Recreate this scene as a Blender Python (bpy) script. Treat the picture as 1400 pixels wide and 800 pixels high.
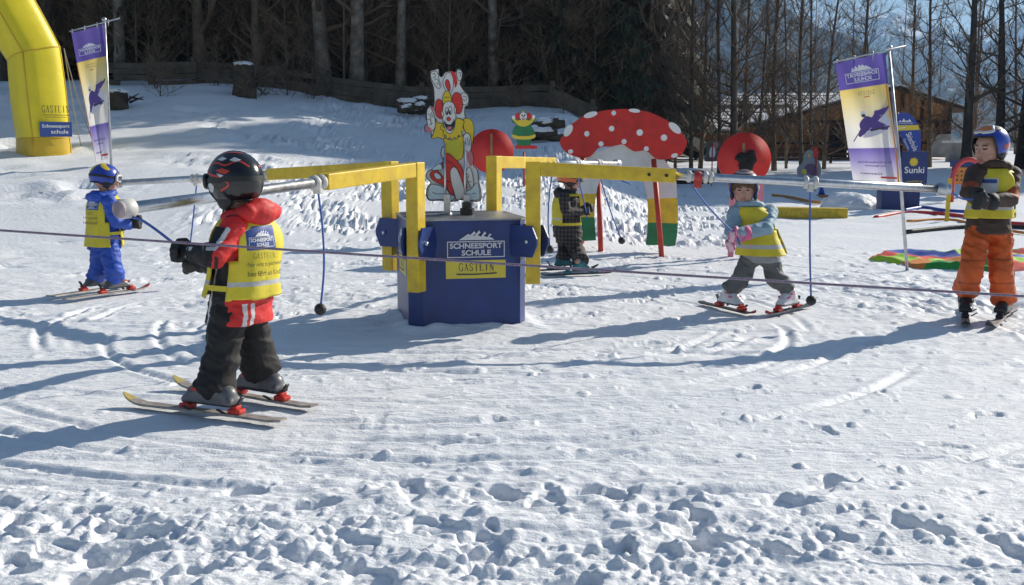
import bpy, bmesh, math, random
import numpy as np
from mathutils import Vector, Matrix, noise as mnoise
from mathutils.bvhtree import BVHTree

for o in list(bpy.data.objects):
    bpy.data.objects.remove(o)
SC = bpy.context.scene
COL = SC.collection
R = math.radians
rng = random.Random(11)

# ------------------------------------------------------------------ camera
CAM_H = 1.2
FPX = 1500.0
PITCH = math.atan(205.0 / FPX)
cd = bpy.data.cameras.new('camera')
cd.lens = 36.0 * FPX / 1400.0
cd.sensor_width = 36.0
cd.clip_start = 0.05
cd.clip_end = 12000.0
cam = bpy.data.objects.new('camera', cd)
COL.objects.link(cam)
cam.location = (0, 0, CAM_H)
cam.rotation_euler = (math.pi / 2 - PITCH, 0, 0)
SC.camera = cam

# ------------------------------------------------------------------ light
SUN_EL, SUN_AZ = R(27), R(54)            # azimuth clockwise from +Y
SUN = Vector((math.sin(SUN_AZ) * math.cos(SUN_EL), math.cos(SUN_AZ) * math.cos(SUN_EL), math.sin(SUN_EL)))
w = bpy.data.worlds.new('World')
SC.world = w
w.use_nodes = True
nt = w.node_tree
nt.nodes.clear()
bg = nt.nodes.new('ShaderNodeBackground')
sk = nt.nodes.new('ShaderNodeTexSky')
sk.sky_type = 'NISHITA'
sk.sun_disc = False
sk.sun_elevation = SUN_EL
sk.sun_rotation = SUN_AZ
sk.altitude = 900
sk.air_density = 1.0
sk.dust_density = 0.6
bg.inputs['Strength'].default_value = 0.05
wo = nt.nodes.new('ShaderNodeOutputWorld')
nt.links.new(sk.outputs[0], bg.inputs[0])
nt.links.new(bg.outputs[0], wo.inputs[0])
sl = bpy.data.lights.new('sun', 'SUN')
sl.energy = 5.0
sl.angle = R(0.5)
sl.color = (1.0, 0.925, 0.80)
so = bpy.data.objects.new('sun', sl)
COL.objects.link(so)
so.rotation_euler = SUN.to_track_quat('Z', 'Y').to_euler()
so.location = (20, 15, 20)
SC.view_settings.view_transform = 'Standard'
SC.view_settings.look = 'None'
SC.view_settings.exposure = 0.90
SC.view_settings.gamma = 1.0
SC.view_settings.use_curve_mapping = False
SC.cycles.volume_bounces = 0
SC.cycles.max_bounces = 6
SC.cycles.transparent_max_bounces = 6
SC.cycles.volume_step_rate = 4

# ------------------------------------------------------------------ helpers
CP, SP = math.cos(PITCH), math.sin(PITCH)


def at(px, py, Y):
    """point of the place that stands Y metres ahead of the camera at a bearing read from the photograph"""
    u = (px - 700) / FPX
    v = (400 - py) / FPX
    k = Y / (v * SP + CP)
    return Vector((u * k, Y, CAM_H + (v * CP - SP) * k))


def vec(p):
    return Vector(p)


MATS = {}


def mat(name, col, rough=0.6, var=0.0, vscale=8.0, bump=0.0, bscale=60.0, metal=0.0, spec=0.5, col2=None, sheen=0.0, coat=0.0):
    if name in MATS:
        return MATS[name]
    m = bpy.data.materials.new(name)
    m.use_nodes = True
    n = m.node_tree
    p = n.nodes['Principled BSDF']
    p.inputs['Base Color'].default_value = (*col, 1)
    p.inputs['Roughness'].default_value = rough
    p.inputs['Metallic'].default_value = metal
    p.inputs['Specular IOR Level'].default_value = spec
    if sheen:
        p.inputs['Sheen Weight'].default_value = sheen
    if coat:
        p.inputs['Coat Weight'].default_value = coat
        p.inputs['Coat Roughness'].default_value = 0.15
    tc = None
    if var or bump or col2:
        tc = n.nodes.new('ShaderNodeTexCoord')
    if var or col2:
        nz = n.nodes.new('ShaderNodeTexNoise')
        nz.inputs['Scale'].default_value = vscale
        nz.inputs['Detail'].default_value = 6
        nz.inputs['Roughness'].default_value = 0.65
        n.links.new(tc.outputs['Object'], nz.inputs['Vector'])
        mx = n.nodes.new('ShaderNodeMix')
        mx.data_type = 'RGBA'
        rp = n.nodes.new('ShaderNodeMapRange')
        rp.inputs['From Min'].default_value = 0.35
        rp.inputs['From Max'].default_value = 0.68
        n.links.new(nz.outputs['Fac'], rp.inputs['Value'])
        n.links.new(rp.outputs[0], mx.inputs['Factor'])
        lo = tuple(c * (1 - var) for c in col) if col2 is None else col2
        mx.inputs['A'].default_value = (*lo, 1)
        mx.inputs['B'].default_value = (*[min(1, c * (1 + var)) for c in col], 1)
        n.links.new(mx.outputs['Result'], p.inputs['Base Color'])
        rr = n.nodes.new('ShaderNodeMapRange')
        rr.inputs['To Min'].default_value = max(0.02, rough - 0.1)
        rr.inputs['To Max'].default_value = min(1, rough + 0.12)
        n.links.new(nz.outputs['Fac'], rr.inputs['Value'])
        n.links.new(rr.outputs[0], p.inputs['Roughness'])
    if bump:
        nb = n.nodes.new('ShaderNodeTexNoise')
        nb.inputs['Scale'].default_value = bscale
        nb.inputs['Detail'].default_value = 4
        n.links.new(tc.outputs['Object'], nb.inputs['Vector'])
        bp = n.nodes.new('ShaderNodeBump')
        bp.inputs['Strength'].default_value = bump
        bp.inputs['Distance'].default_value = 0.01
        n.links.new(nb.outputs['Fac'], bp.inputs['Height'])
        n.links.new(bp.outputs[0], p.inputs['Normal'])
    MATS[name] = m
    return m


def tag(o, label=None, cat=None, group=None, kind=None):
    if label:
        o['label'] = label
    if cat:
        o['category'] = cat
    if group:
        o['group'] = group
    if kind:
        o['kind'] = kind
    return o


def empty(name, loc, label=None, cat=None, group=None, rz=0):
    o = bpy.data.objects.new(name, None)
    o.empty_display_size = 0.1
    COL.objects.link(o)
    o.location = loc
    o.rotation_euler = (0, 0, rz)
    return tag(o, label, cat, group)


def origin(o):
    p = Vector((0, 0, 0))
    while o is not None:
        p += Vector(o.location)
        o = o.parent
    return p


def catmull(pts, n=6, closed=False):
    pts = [np.array(p, float) for p in pts]
    N = len(pts)
    out = []
    rngi = range(N if closed else N - 1)
    for i in rngi:
        if closed:
            p0, p1, p2, p3 = pts[(i - 1) % N], pts[i], pts[(i + 1) % N], pts[(i + 2) % N]
        else:
            p0, p1, p2, p3 = pts[max(i - 1, 0)], pts[i], pts[i + 1], pts[min(i + 2, N - 1)]
        for k in range(n):
            t = k / n
            out.append(0.5 * (2 * p1 + (p2 - p0) * t + (2 * p0 - 5 * p1 + 4 * p2 - p3) * t * t + (3 * p1 - p0 - 3 * p2 + p3) * t ** 3))
    if not closed:
        out.append(pts[-1])
    return out


class MB:
    def __init__(s):
        s.v, s.f, s.m, s.sm = [], [], [], []

    def add(s, v, f, m=0, smooth=False):
        b = len(s.v)
        s.v.extend([tuple(p) for p in v])
        for q in f:
            s.f.append([b + i for i in q])
            s.m.append(m)
            s.sm.append(smooth)

    def box(s, c, size, m=0, ax=None, bev=0.0):
        """box centred at c, size along the axes ax (3 vectors), bevelled edges"""
        c = Vector(c)
        if ax is None:
            ax = (Vector((1, 0, 0)), Vector((0, 1, 0)), Vector((0, 0, 1)))
        hx, hy, hz = [k / 2 for k in size]
        bm = bmesh.new()
        bmesh.ops.create_cube(bm, size=1)
        for q in bm.verts:
            q.co = Vector((q.co.x * 2 * hx, q.co.y * 2 * hy, q.co.z * 2 * hz))
        if bev:
            bmesh.ops.bevel(bm, geom=list(bm.edges), offset=min(bev, 0.45 * min(size)), segments=2, affect='EDGES', profile=0.6)
        bm.verts.index_update()
        v = [c + ax[0] * q.co.x + ax[1] * q.co.y + ax[2] * q.co.z for q in bm.verts]
        flip = ax[0].cross(ax[1]).dot(ax[2]) < 0
        f = [[q.index for q in (reversed(fc.verts) if flip else fc.verts)] for fc in bm.faces]
        bm.free()
        s.add(v, f, m)

    def beam(s, a, b, wd, ht, m=0, up=(0, 0, 1), bev=0.0, ext=0.0):
        a, b = Vector(a), Vector(b)
        d = (b - a)
        L = d.length
        d.normalize()
        up = Vector(up)
        sd = d.cross(up).normalized()
        u2 = sd.cross(d).normalized()
        s.box((a + b) / 2, (L + 2 * ext, wd, ht), m, (d, sd, u2), bev)

    def tube(s, pts, rad, n=8, m=0, caps=True, smooth=True, closed=False, flat=None):
        P = [Vector(p) for p in pts]
        N = len(P)
        if not hasattr(rad, '__len__'):
            rad = [rad] * N
        T = []
        for i in range(N):
            if closed:
                t = P[(i + 1) % N] - P[(i - 1) % N]
            else:
                t = P[min(i + 1, N - 1)] - P[max(i - 1, 0)]
            T.append(t.normalized() if t.length > 1e-9 else Vector((0, 0, 1)))
        ref = Vector((0, 0, 1)) if abs(T[0].z) < 0.9 else Vector((1, 0, 0))
        a = T[0].cross(ref).normalized()
        v = []
        for i in range(N):
            a = (a - T[i] * a.dot(T[i]))
            if a.length < 1e-6:
                a = T[i].orthogonal()
            a.normalize()
            b = T[i].cross(a)
            for k in range(n):
                th = 2 * math.pi * k / n
                v.append(P[i] + (a * math.cos(th) + b * math.sin(th)) * rad[i])
        f = []
        for i in range(N if closed else N - 1):
            for k in range(n):
                i2 = (i + 1) % N
                f.append([i * n + k, i * n + (k + 1) % n, i2 * n + (k + 1) % n, i2 * n + k])
        if caps and not closed:
            f.append(list(reversed(range(n))))
            f.append([(N - 1) * n + k for k in range(n)])
        s.add(v, f, m, smooth)

    def ball(s, c, r, m=0, nu=14, nv=9, ax=None):
        c = Vector(c)
        if not hasattr(r, '__len__'):
            r = (r, r, r)
        if ax is None:
            ax = (Vector((1, 0, 0)), Vector((0, 1, 0)), Vector((0, 0, 1)))
        v = [c - ax[2] * r[2]]
        for j in range(1, nv):
            e = -math.pi / 2 + math.pi * j / nv
            for i in range(nu):
                t = 2 * math.pi * i / nu
                v.append(c + ax[0] * (r[0] * math.cos(e) * math.cos(t)) + ax[1] * (r[1] * math.cos(e) * math.sin(t)) + ax[2] * (r[2] * math.sin(e)))
        v.append(c + ax[2] * r[2])
        f = []
        for i in range(nu):
            f.append([0, 1 + (i + 1) % nu, 1 + i])
            for j in range(nv - 2):
                a = 1 + j * nu
                f.append([a + i, a + (i + 1) % nu, a + nu + (i + 1) % nu, a + nu + i])
            a = 1 + (nv - 2) * nu
            f.append([a + i, a + (i + 1) % nu, len(v) - 1])
        s.add(v, f, m, True)

    def cyl(s, a, b, r, n=16, m=0, r2=None, bev=0.0):
        a, b = Vector(a), Vector(b)
        r2 = r if r2 is None else r2
        if bev:
            d = (b - a).normalized()
            s.tube([a, a + d * bev * 0.01, a + d * bev, b - d * bev, b - d * bev * 0.01, b],
                   [r - bev, r - bev, r, r2, r2 - bev, r2 - bev], n, m)
        else:
            s.tube([a, b], [r, r2], n, m, smooth=True)

    def prism(s, pts2, o, ux, uy, nrm, th, m=0, mside=None):
        """extrude a 2-D outline (list of (x,y)) of plane (o,ux,uy) backwards by th"""
        o, ux, uy, nrm = Vector(o), Vector(ux), Vector(uy), Vector(nrm)
        N = len(pts2)
        fr = [o + ux * float(p[0]) + uy * float(p[1]) for p in pts2]
        bk = [p - nrm * th for p in fr]
        area = sum(pts2[i][0] * pts2[(i + 1) % N][1] - pts2[(i + 1) % N][0] * pts2[i][1] for i in range(N))
        ccw = area > 0
        if ux.cross(uy).dot(nrm) < 0:
            ccw = not ccw
        idx = list(range(N)) if ccw else list(reversed(range(N)))
        s.add(fr + bk, [idx, [N + i for i in reversed(idx)]], m)
        b = len(s.v) - 2 * N
        ms = m if mside is None else mside
        for k in range(N):
            i, j = idx[k], idx[(k + 1) % N]
            s.f.append([b + i, b + N + i, b + N + j, b + j])
            s.m.append(ms)
            s.sm.append(False)

    def build(s, name, mats, parent=None, off=None, label=None, cat=None, group=None, kind=None, base=None):
        """off = world point the coordinates are relative to; base puts a parentless mesh's origin there"""
        me = bpy.data.meshes.new(name)
        o = bpy.data.objects.new(name, me)
        COL.objects.link(o)
        if parent is not None:
            o.parent = parent
            q = origin(parent) if off is None else Vector(off)
        else:
            q = Vector(base) if base is not None else Vector((0, 0, 0))
            o.location = q
        me.from_pydata([(p[0] - q.x, p[1] - q.y, p[2] - q.z) for p in s.v], [], s.f)
        if not isinstance(mats, (list, tuple)):
            mats = [mats]
        for k in mats:
            me.materials.append(k)
        if len(mats) > 1:
            me.polygons.foreach_set('material_index', s.m)
        me.polygons.foreach_set('use_smooth', s.sm)
        me.update()
        return tag(o, label, cat, group, kind)


# ---- flat artwork (print on signs, cloth, vests): polygons and lettering in 2-D, later laid on a real surface
_tx = {}


def text2d(s, bold=0.0, spacing=1.0):
    key = (s, bold, spacing)
    if key in _tx:
        return _tx[key]
    cu = bpy.data.curves.new('lettering', 'FONT')
    cu.body = s
    cu.size = 1.0
    cu.resolution_u = 3
    cu.offset = bold
    cu.space_character = spacing
    o = bpy.data.objects.new('lettering', cu)
    COL.objects.link(o)
    bpy.context.view_layer.update()
    dg = bpy.context.evaluated_depsgraph_get()
    me = bpy.data.meshes.new_from_object(o.evaluated_get(dg))
    v = np.array([(q.co.x, q.co.y) for q in me.vertices])
    f = [list(p.vertices) for p in me.polygons]
    bpy.data.objects.remove(o)
    bpy.data.curves.remove(cu)
    bpy.data.meshes.remove(me)
    mn, mx = v.min(0), v.max(0)
    v = (v - mn) / (mx - mn)
    _tx[key] = (v, f, (mx - mn)[0] / (mx - mn)[1])
    return _tx[key]


SERIF = {  # hand-drawn roman capitals in a unit box: polylines with a stroke width
    'G': [('c', [(.92, .78), (.72, .97), (.45, 1), (.14, .82), (.05, .5), (.14, .18), (.45, 0), (.75, .05), (.9, .18)], .13), ('l', [(.88, .02), (.88, .42)], .16), ('l', [(.66, .42), (1.0, .42)], .05)],
    'A': [('l', [(.5, 1), (.12, 0)], .07), ('l', [(.5, 1), (.86, 0)], .16), ('l', [(.24, .34), (.72, .34)], .06), ('l', [(0, .02), (.26, .02)], .05), ('l', [(.68, .02), (1.02, .02)], .05)],
    'S': [('c', [(.84, .82), (.6, .98), (.3, .94), (.16, .74), (.36, .56), (.66, .44), (.86, .24), (.66, .03), (.34, .02), (.12, .18)], .13), ('l', [(.85, .98), (.85, .72)], .05), ('l', [(.12, .02), (.12, .28)], .05)],
    'T': [('l', [(.5, 0), (.5, 1)], .16), ('l', [(.05, .97), (.95, .97)], .06), ('l', [(.05, .98), (.05, .76)], .05), ('l', [(.95, .98), (.95, .76)], .05), ('l', [(.3, .02), (.7, .02)], .05)],
    'E': [('l', [(.2, 0), (.2, 1)], .16), ('l', [(.05, .97), (.9, .97)], .06), ('l', [(.05, .03), (.92, .03)], .06), ('l', [(.2, .5), (.7, .5)], .06), ('l', [(.9, .98), (.9, .76)], .05), ('l', [(.92, .02), (.92, .26)], .05)],
    'I': [('l', [(.5, 0), (.5, 1)], .17), ('l', [(.28, .97), (.72, .97)], .05), ('l', [(.28, .03), (.72, .03)], .05)],
    'N': [('l', [(.15, 0), (.15, 1)], .07), ('l', [(.12, .98), (.86, .02)], .16), ('l', [(.86, 0), (.86, 1)], .07), ('l', [(0, .97), (.2, .97)], .05), ('l', [(0, .03), (.3, .03)], .05), ('l', [(.7, .97), (1, .97)], .05)],
}


def stroke2(pts, wd, closed=False):
    P = [np.array(p, float) for p in pts]
    N = len(P)
    L, Rr = [], []
    for i in range(N):
        if closed:
            t = P[(i + 1) % N] - P[i - 1]
        else:
            t = P[min(i + 1, N - 1)] - P[max(i - 1, 0)]
        t = t / (np.linalg.norm(t) + 1e-12)
        n = np.array((-t[1], t[0])) * wd / 2
        L.append(P[i] + n)
        Rr.append(P[i] - n)
    v = L + Rr
    f = [[i, N + i, N + (i + 1) % N, (i + 1) % N] for i in range(N if closed else N - 1)]
    return v, f


class Art:
    def __init__(s):
        s.it = []

    def raw(s, v, f, m):
        s.it.append((np.array(v, float), f, m))

    def poly(s, pts, m, smooth=0, line=None, lw=1.0):
        p = catmull(pts, smooth, True) if smooth else [np.array(q, float) for q in pts]
        s.raw(p, [list(range(len(p)))], m)
        if line is not None:
            v, f = stroke2(p, lw, True)
            s.raw(v, f, line)

    def line(s, pts, wd, m, smooth=0):
        p = catmull(pts, smooth) if smooth else pts
        v, f = stroke2(p, wd)
        s.raw(v, f, m)

    def disc(s, c, rx, ry, m, n=20, line=None, lw=1.0, rot=0.0):
        cr, sr = math.cos(rot), math.sin(rot)
        p = []
        for k in range(n):
            a, b = rx * math.cos(2 * math.pi * k / n), ry * math.sin(2 * math.pi * k / n)
            p.append((c[0] + a * cr - b * sr, c[1] + a * sr + b * cr))
        s.poly(p, m, 0, line, lw)

    def rect(s, x0, y0, x1, y1, m):
        s.poly([(x0, y0), (x1, y0), (x1, y1), (x0, y1)], m)

    def frame(s, x0, y0, x1, y1, t, m):
        s.rect(x0, y0, x1, y0 + t, m)
        s.rect(x0, y1 - t, x1, y1, m)
        s.rect(x0, y0 + t, x0 + t, y1 - t, m)
        s.rect(x1 - t, y0 + t, x1, y1 - t, m)

    def text(s, t, x0, y0, x1, y1, m, bold=0.0, spacing=1.0, rot=0.0):
        v, f, asp = text2d(t, bold, spacing)
        p = np.stack([x0 + v[:, 0] * (x1 - x0), y0 + v[:, 1] * (y1 - y0)], 1)
        if rot:
            c = np.array((x0, y0))
            p = (p - c) @ np.array(((math.cos(rot), math.sin(rot)), (-math.sin(rot), math.cos(rot)))) + c
        s.raw(p, f, m)

    def serif(s, t, x0, y0, x1, y1, m):
        n = len(t)
        cw = (x1 - x0) / n
        for i, ch in enumerate(t):
            for kind, pts, wd in SERIF[ch]:
                q = [(x0 + (i + .06 + p[0] * .82) * cw, y0 + p[1] * (y1 - y0)) for p in pts]
                s.line(q, wd * min(cw, (y1 - y0)) * 1.0, m, 4 if kind == 'c' else 0)

    def logo(s, x0, y0, wd, white, blue, plate=True, yellow=0, dark=0):
        """ski-school emblem: peaks over a framed two-line name, yellow place-name plate below; returns height"""
        X = lambda t: x0 + t * wd
        Y = lambda t: y0 + t * wd
        b = 0.36 if plate else 0.0
        if plate:
            s.rect(X(-.02), Y(0), X(1.02), Y(.31), yellow)
            s.serif('GASTEIN', X(.2), Y(.13), X(.82), Y(.26), dark)
            s.line([(X(.16), Y(.075)), (X(.5), Y(.07)), (X(.86), Y(.085))], .02 * wd, dark)
        s.frame(X(0), Y(b), X(1), Y(b + .28), .016 * wd, white)
        s.text('SCHNEESPORT', X(.045), Y(b + .155), X(.955), Y(b + .25), white, 0.03)
        s.text('SCHULE', X(.25), Y(b + .035), X(.76), Y(b + .13), white, 0.03)
        t = b + .3
        for (a, pk, h, e) in ((.2, .37, .11, .36), (.3, .47, .15, .46), (.42, .55, .165, .57), (.54, .65, .145, .7), (.66, .74, .11, .84)):
            s.poly([(X(a), Y(t)), (X(pk), Y(t + h)), (X(pk + .03), Y(t + h * .75)), (X(pk - .02), Y(t + h * .5)), (X(pk + .04), Y(t + h * .3)), (X(e - .02), Y(t))], white)
        return t + .17

    def emit(s, mb, fn, maxlen=None, matmap=None):
        """fn((x,y), layer) -> world point"""
        for k, (v, f, m) in enumerate(s.it):
            mi = m if matmap is None else matmap[m]
            if maxlen is None:
                mb.add([fn(p, k) for p in v], f, mi)
                continue
            bm = bmesh.new()
            vs = [bm.verts.new((p[0], p[1], 0)) for p in v]
            for q in f:
                try:
                    bm.faces.new([vs[i] for i in q])
                except ValueError:
                    pass
            bmesh.ops.triangulate(bm, faces=list(bm.faces))
            for _ in range(7):
                e = [q for q in bm.edges if q.calc_length() > maxlen]
                if not e:
                    break
                bmesh.ops.subdivide_edges(bm, edges=e, cuts=1)
                bmesh.ops.triangulate(bm, faces=[q for q in bm.faces if len(q.verts) > 3])
            bm.verts.index_update()
            mb.add([fn((q.co.x, q.co.y), k) for q in bm.verts], [[q.index for q in fc.verts] for fc in bm.faces], mi)
            bm.free()


def flat(o, ux, uy, n, base=0.002, step=0.0004):
    o, ux, uy, n = Vector(o), Vector(ux), Vector(uy), Vector(n)
    return lambda p, k: o + ux * float(p[0]) + uy * float(p[1]) + n * (base + step * k)

# ------------------------------------------------------------------ terrain
def _hash(ix, iy, seed):
    h = (ix.astype(np.int64) * 374761393 + iy.astype(np.int64) * 668265263 + seed * 1442695041) & 0xFFFFFFFF
    h = ((h ^ (h >> 13)) * 1274126177) & 0xFFFFFFFF
    h = (h ^ (h >> 16)) & 0xFFFFFFFF
    return h / 4294967295.0


def vnoise(x, y, seed=0):
    ix, iy = np.floor(x), np.floor(y)
    fx, fy = x - ix, y - iy
    fx = fx * fx * fx * (fx * (fx * 6 - 15) + 10)
    fy = fy * fy * fy * (fy * (fy * 6 - 15) + 10)
    a, b = _hash(ix, iy, seed), _hash(ix + 1, iy, seed)
    c, d = _hash(ix, iy + 1, seed), _hash(ix + 1, iy + 1, seed)
    return (a + (b - a) * fx) * (1 - fy) + (c + (d - c) * fx) * fy - 0.5


def fbm(x, y, seed=0, oct=4, gain=0.5):
    s, a = 0.0, 1.0
    for k in range(oct):
        s = s + a * vnoise(x + 17.3 * k, y - 9.1 * k, seed + k)
        a *= gain
        c, sn = 0.8, 0.6
        x, y = (x * c - y * sn) * 2.03, (x * sn + y * c) * 2.03
    return s


def sstep(a, b, x):
    t = np.clip((x - a) / (b - a), 0, 1)
    return t * t * (3 - 2 * t)


YL = np.array([-300, 0, 10, 12, 16, 19, 23, 27, 31, 40, 60, 100, 200, 5000.])
ZL = np.array([0, 0, 0, .12, .80, 1.12, 1.85, 2.62, 3.1, 4.6, 8.5, 18, 30, 30.])
ZM = np.array([0, 0, 0, .03, .42, .72, 1.35, 2.05, 2.4, 3.4, 6.5, 14, 24, 30.])
ZR = np.array([0, 0, 0, 0, .03, .06, .09, .10, .12, .18, .35, .5, -1, -2.])


def base_h(x, y):
    x = np.asarray(x, float)
    y = np.asarray(y, float)
    l = r = m = 0
    for dy, wt in ((-1.2, .25), (0, .5), (1.2, .25)):
        l = l + wt * np.interp(y + dy, YL, ZL)
        m = m + wt * np.interp(y + dy, YL, ZM)
        r = r + wt * np.interp(y + dy, YL, ZR)
    u = x / np.maximum(y, 4)
    a = sstep(-.30, -.06, u)
    b = sstep(.04, .15, u)
    z = (l * (1 - a) + m * a) * (1 - b) + r * b
    far = sstep(12, 22, y) * (1 - sstep(200, 600, y))
    z = z + far * (0.10 * fbm(x / 2.2, y / 1.8, 5, 3) + .12 * vnoise(x / 5.0, y / 4.0, 8)) * (1 - .6 * b)
    z = z + 0.05 * fbm(x / 2.5, y / 2.0, 31, 2) * sstep(9.5, 12, y)
    z = z + 0.018 * vnoise(x / 1.7, y / 1.3, 77)
    return z


def gz(x, y):
    return float(base_h(np.array([float(x)]), np.array([float(y)]))[0])


def ground(px, py, y0=8.0):
    """the snow point seen at a bearing of the photograph"""
    u, v = (px - 700) / FPX, (400 - py) / FPX
    Y = np.arange(2.0, 70, .01)
    k = Y / (v * SP + CP)
    d = CAM_H + (v * CP - SP) * k - base_h(u * k, Y)
    hit = np.where(d <= 0)[0]
    y = float(Y[hit[0]]) if len(hit) else y0
    p = at(px, py, y)
    return Vector((p.x, y, gz(p.x, y)))


def axis_vals(fine0, fine1, step, lo, hi, g):
    a = list(np.arange(fine0, fine1 + 1e-6, step))
    s = step
    while a[-1] < hi:
        s *= g
        a.append(min(hi, a[-1] + s))
    s = step
    while a[0] > lo:
        s *= g
        a.insert(0, max(lo, a[0] - s))
    return np.array(a)


CAR_C = (-0.316, 7.41)        # centre of the carousel


def build_ground():
    inner = np.arange(-1.95, 1.95, .0062)
    outer = axis_vals(-3.6, 3.6, .0115, -4000, 4000, 1.045)
    xs = np.concatenate([outer[outer < -1.955], inner, outer[outer > 1.955]])
    ys = [2.3]
    while ys[-1] < 4800:
        y = ys[-1]
        ys.append(y + (.0022 * y if y < 4.1 else .0042 * y if y < 12 else .008 * y if y < 40 else .06 * y))
    pre = [-200, -60, -20, -6, -1, .8, 1.6, 2.0, 2.2]
    ys = np.array(pre + ys)
    X, Y = np.meshgrid(xs, ys)
    Z = base_h(X, Y)
    near = 1 - sstep(20, 45, Y)
    # wind- and ski-scuffed surface
    groom = sstep(3.7, 4.6, Y) * (1 - sstep(6.2, 8.0, Y + .35 * X * 0))
    rough = (1 - .55 * groom)
    n1 = fbm(X / .34, Y / .2, 3, 4, .55)
    n2 = fbm(X / .13 + 40, Y / .10, 13, 3, .6)
    chop = sstep(-.15, .25, vnoise(X / 1.9, Y / 1.2, 21)) * .6 + .4
    dist = 1 - .80 * sstep(8, 12.5, Y)
    Z += near * dist * rough * chop * (.026 * n1 + .017 * n2) * sstep(2, 3.5, Y)
    Z += near * .006 * fbm(X / .07, Y / .05, 23, 2, .6) * sstep(9, 6, Y) * 0
    Z += near * .0045 * fbm(X / .55 + 7, Y / .045, 25, 3, .6) * sstep(3.2, 4.2, Y) * (1 - .7 * sstep(9, 13, Y))
    # chopped clods with sharp little crests in the middle distance
    rd = 1 - 2 * np.abs(fbm(X / .42 + 3, Y / .25, 51, 3, .55))
    Z += near * dist * sstep(6.3, 7.8, Y) * .022 * (sstep(.5, .98, rd)) * chop
    Z += sstep(14.5, 18, Y) * near * (.045 * fbm(X / .8, Y / .6, 53, 3, .6) + .02 * fbm(X / .25, Y / .2, 54, 2))
    # circular ski tracks round the carousel, and runs across
    rr = np.hypot(X - CAR_C[0], (Y - CAR_C[1]))
    th = np.arctan2(Y - CAR_C[1], X - CAR_C[0])
    for k in range(15):
        r0 = 1.75 + .19 * k + .07 * math.sin(5.1 * k)
        d = (rr - r0 - .08 * np.sin(th * (2 + k % 3) + k * 1.7)) / .028
        amp = .015 * sstep(-.1, .3, vnoise(th * 2.2 + k * 3.3, rr * 0 + k, 61))
        Z += amp * near * (-np.exp(-d * d) + .5 * np.exp(-(np.abs(d) - 1.8) ** 2))
    tr = random.Random(5)
    for k in range(34):
        ang = tr.uniform(-.28, .34) + (math.pi if k % 2 else 0)
        x0, y0 = tr.uniform(-3, 3), tr.uniform(3.6, 7.2)
        L = tr.uniform(.5, 1.8)
        c, s_ = math.cos(ang), math.sin(ang)
        u = (X - x0) * c + (Y - y0) * s_
        v = -(X - x0) * s_ + (Y - y0) * c + .05 * u * u * tr.uniform(-1, 1)
        d = v / tr.uniform(.014, .03)
        win = np.exp(-(u / L) ** 4)
        Z += tr.uniform(.006, .014) * win * (-np.exp(-d * d) + .7 * np.exp(-(d - 1.9) ** 2))
    # trampled strip in front: boot holes, rims, clods
    edge = 3.50 + .55 * vnoise(X / .9, Y / 3, 71) + .22 * vnoise(X / .25, Y / .25, 72) - .17 * np.maximum(X, -.9)
    tramp = sstep(.16, -.30, Y - edge) * sstep(1.2, 2.2, Y)
    rdg = 1 - 2.2 * np.abs(fbm(X / .30 + 9, Y / .22, 41, 4, .55))
    patch = .25 + .75 * sstep(-.18, .22, vnoise(X / .7, Y / .5, 49) + .05)
    patch = patch * (1 - .35 * sstep(.3, 1.2, X))
    Z += tramp * (.016 * fbm(X / .42, Y / .30, 43, 4, .6) + patch * (.010 * fbm(X / .10, Y / .08, 44, 4, .65) + .0055 * (1 - 2.2 * np.abs(fbm(X / .045, Y / .04, 45, 3, .6)))))
    lump = sstep(.16, .40, fbm(X / .10, Y / .085, 47, 2, .5))
    Z += tramp * patch * .010 * lump * (vnoise(X / .6, Y / .5, 48) > -.12)

    def hole(x0, y0, a, b, ang, dep, rim):
        iy = np.where(np.abs(ys - y0) < 2.4 * max(a, b))[0]
        ix = np.where(np.abs(xs - x0) < 2.4 * max(a, b))[0]
        if len(iy) == 0 or len(ix) == 0:
            return
        sl_ = np.s_[iy[0]:iy[-1] + 1, ix[0]:ix[-1] + 1]
        xx, yy = X[sl_] - x0, Y[sl_] - y0
        c, s_ = math.cos(ang), math.sin(ang)
        u, v = (xx * c + yy * s_) / a, (-xx * s_ + yy * c) / b
        wob = 1 + .9 * fbm((X[sl_]) / .07, (Y[sl_]) / .07, 91, 2)
        q = np.sqrt(u * u + v * v) * wob
        Z[sl_] += -dep * sstep(1.0, .72, q) + rim * np.exp(-((q - 1.35) / .34) ** 2) * (.45 + 1.0 * vnoise(X[sl_] / .05, Y[sl_] / .05, 93))
    for k in range(70):
        x0 = tr.uniform(-2.2, 2.4)
        y0 = tr.uniform(2.75, 3.75) - .05 * max(x0, 0)
        if tr.random() < .30 and x0 > .3:
            continue
        hole(x0, y0, tr.uniform(.08, .14), tr.uniform(.045, .07), tr.uniform(0, 3.1), tr.uniform(.012, .034), tr.uniform(.005, .011))
    C = np.zeros_like(Z)

    def clod(x0, y0, r, hh):
        i0, i1 = np.searchsorted(ys, y0 - r), np.searchsorted(ys, y0 + r)
        j0, j1 = np.searchsorted(xs, x0 - r), np.searchsorted(xs, x0 + r)
        if i1 <= i0 or j1 <= j0:
            return
        q = ((X[i0:i1, j0:j1] - x0) ** 2 + (Y[i0:i1, j0:j1] - y0) ** 2) / (r * r)
        C[i0:i1, j0:j1] = np.maximum(C[i0:i1, j0:j1], hh * np.clip(1 - q, 0, 1) ** .6 * (.85 + .6 * vnoise(X[i0:i1, j0:j1] / .02, Y[i0:i1, j0:j1] / .02, 97)))
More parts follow.
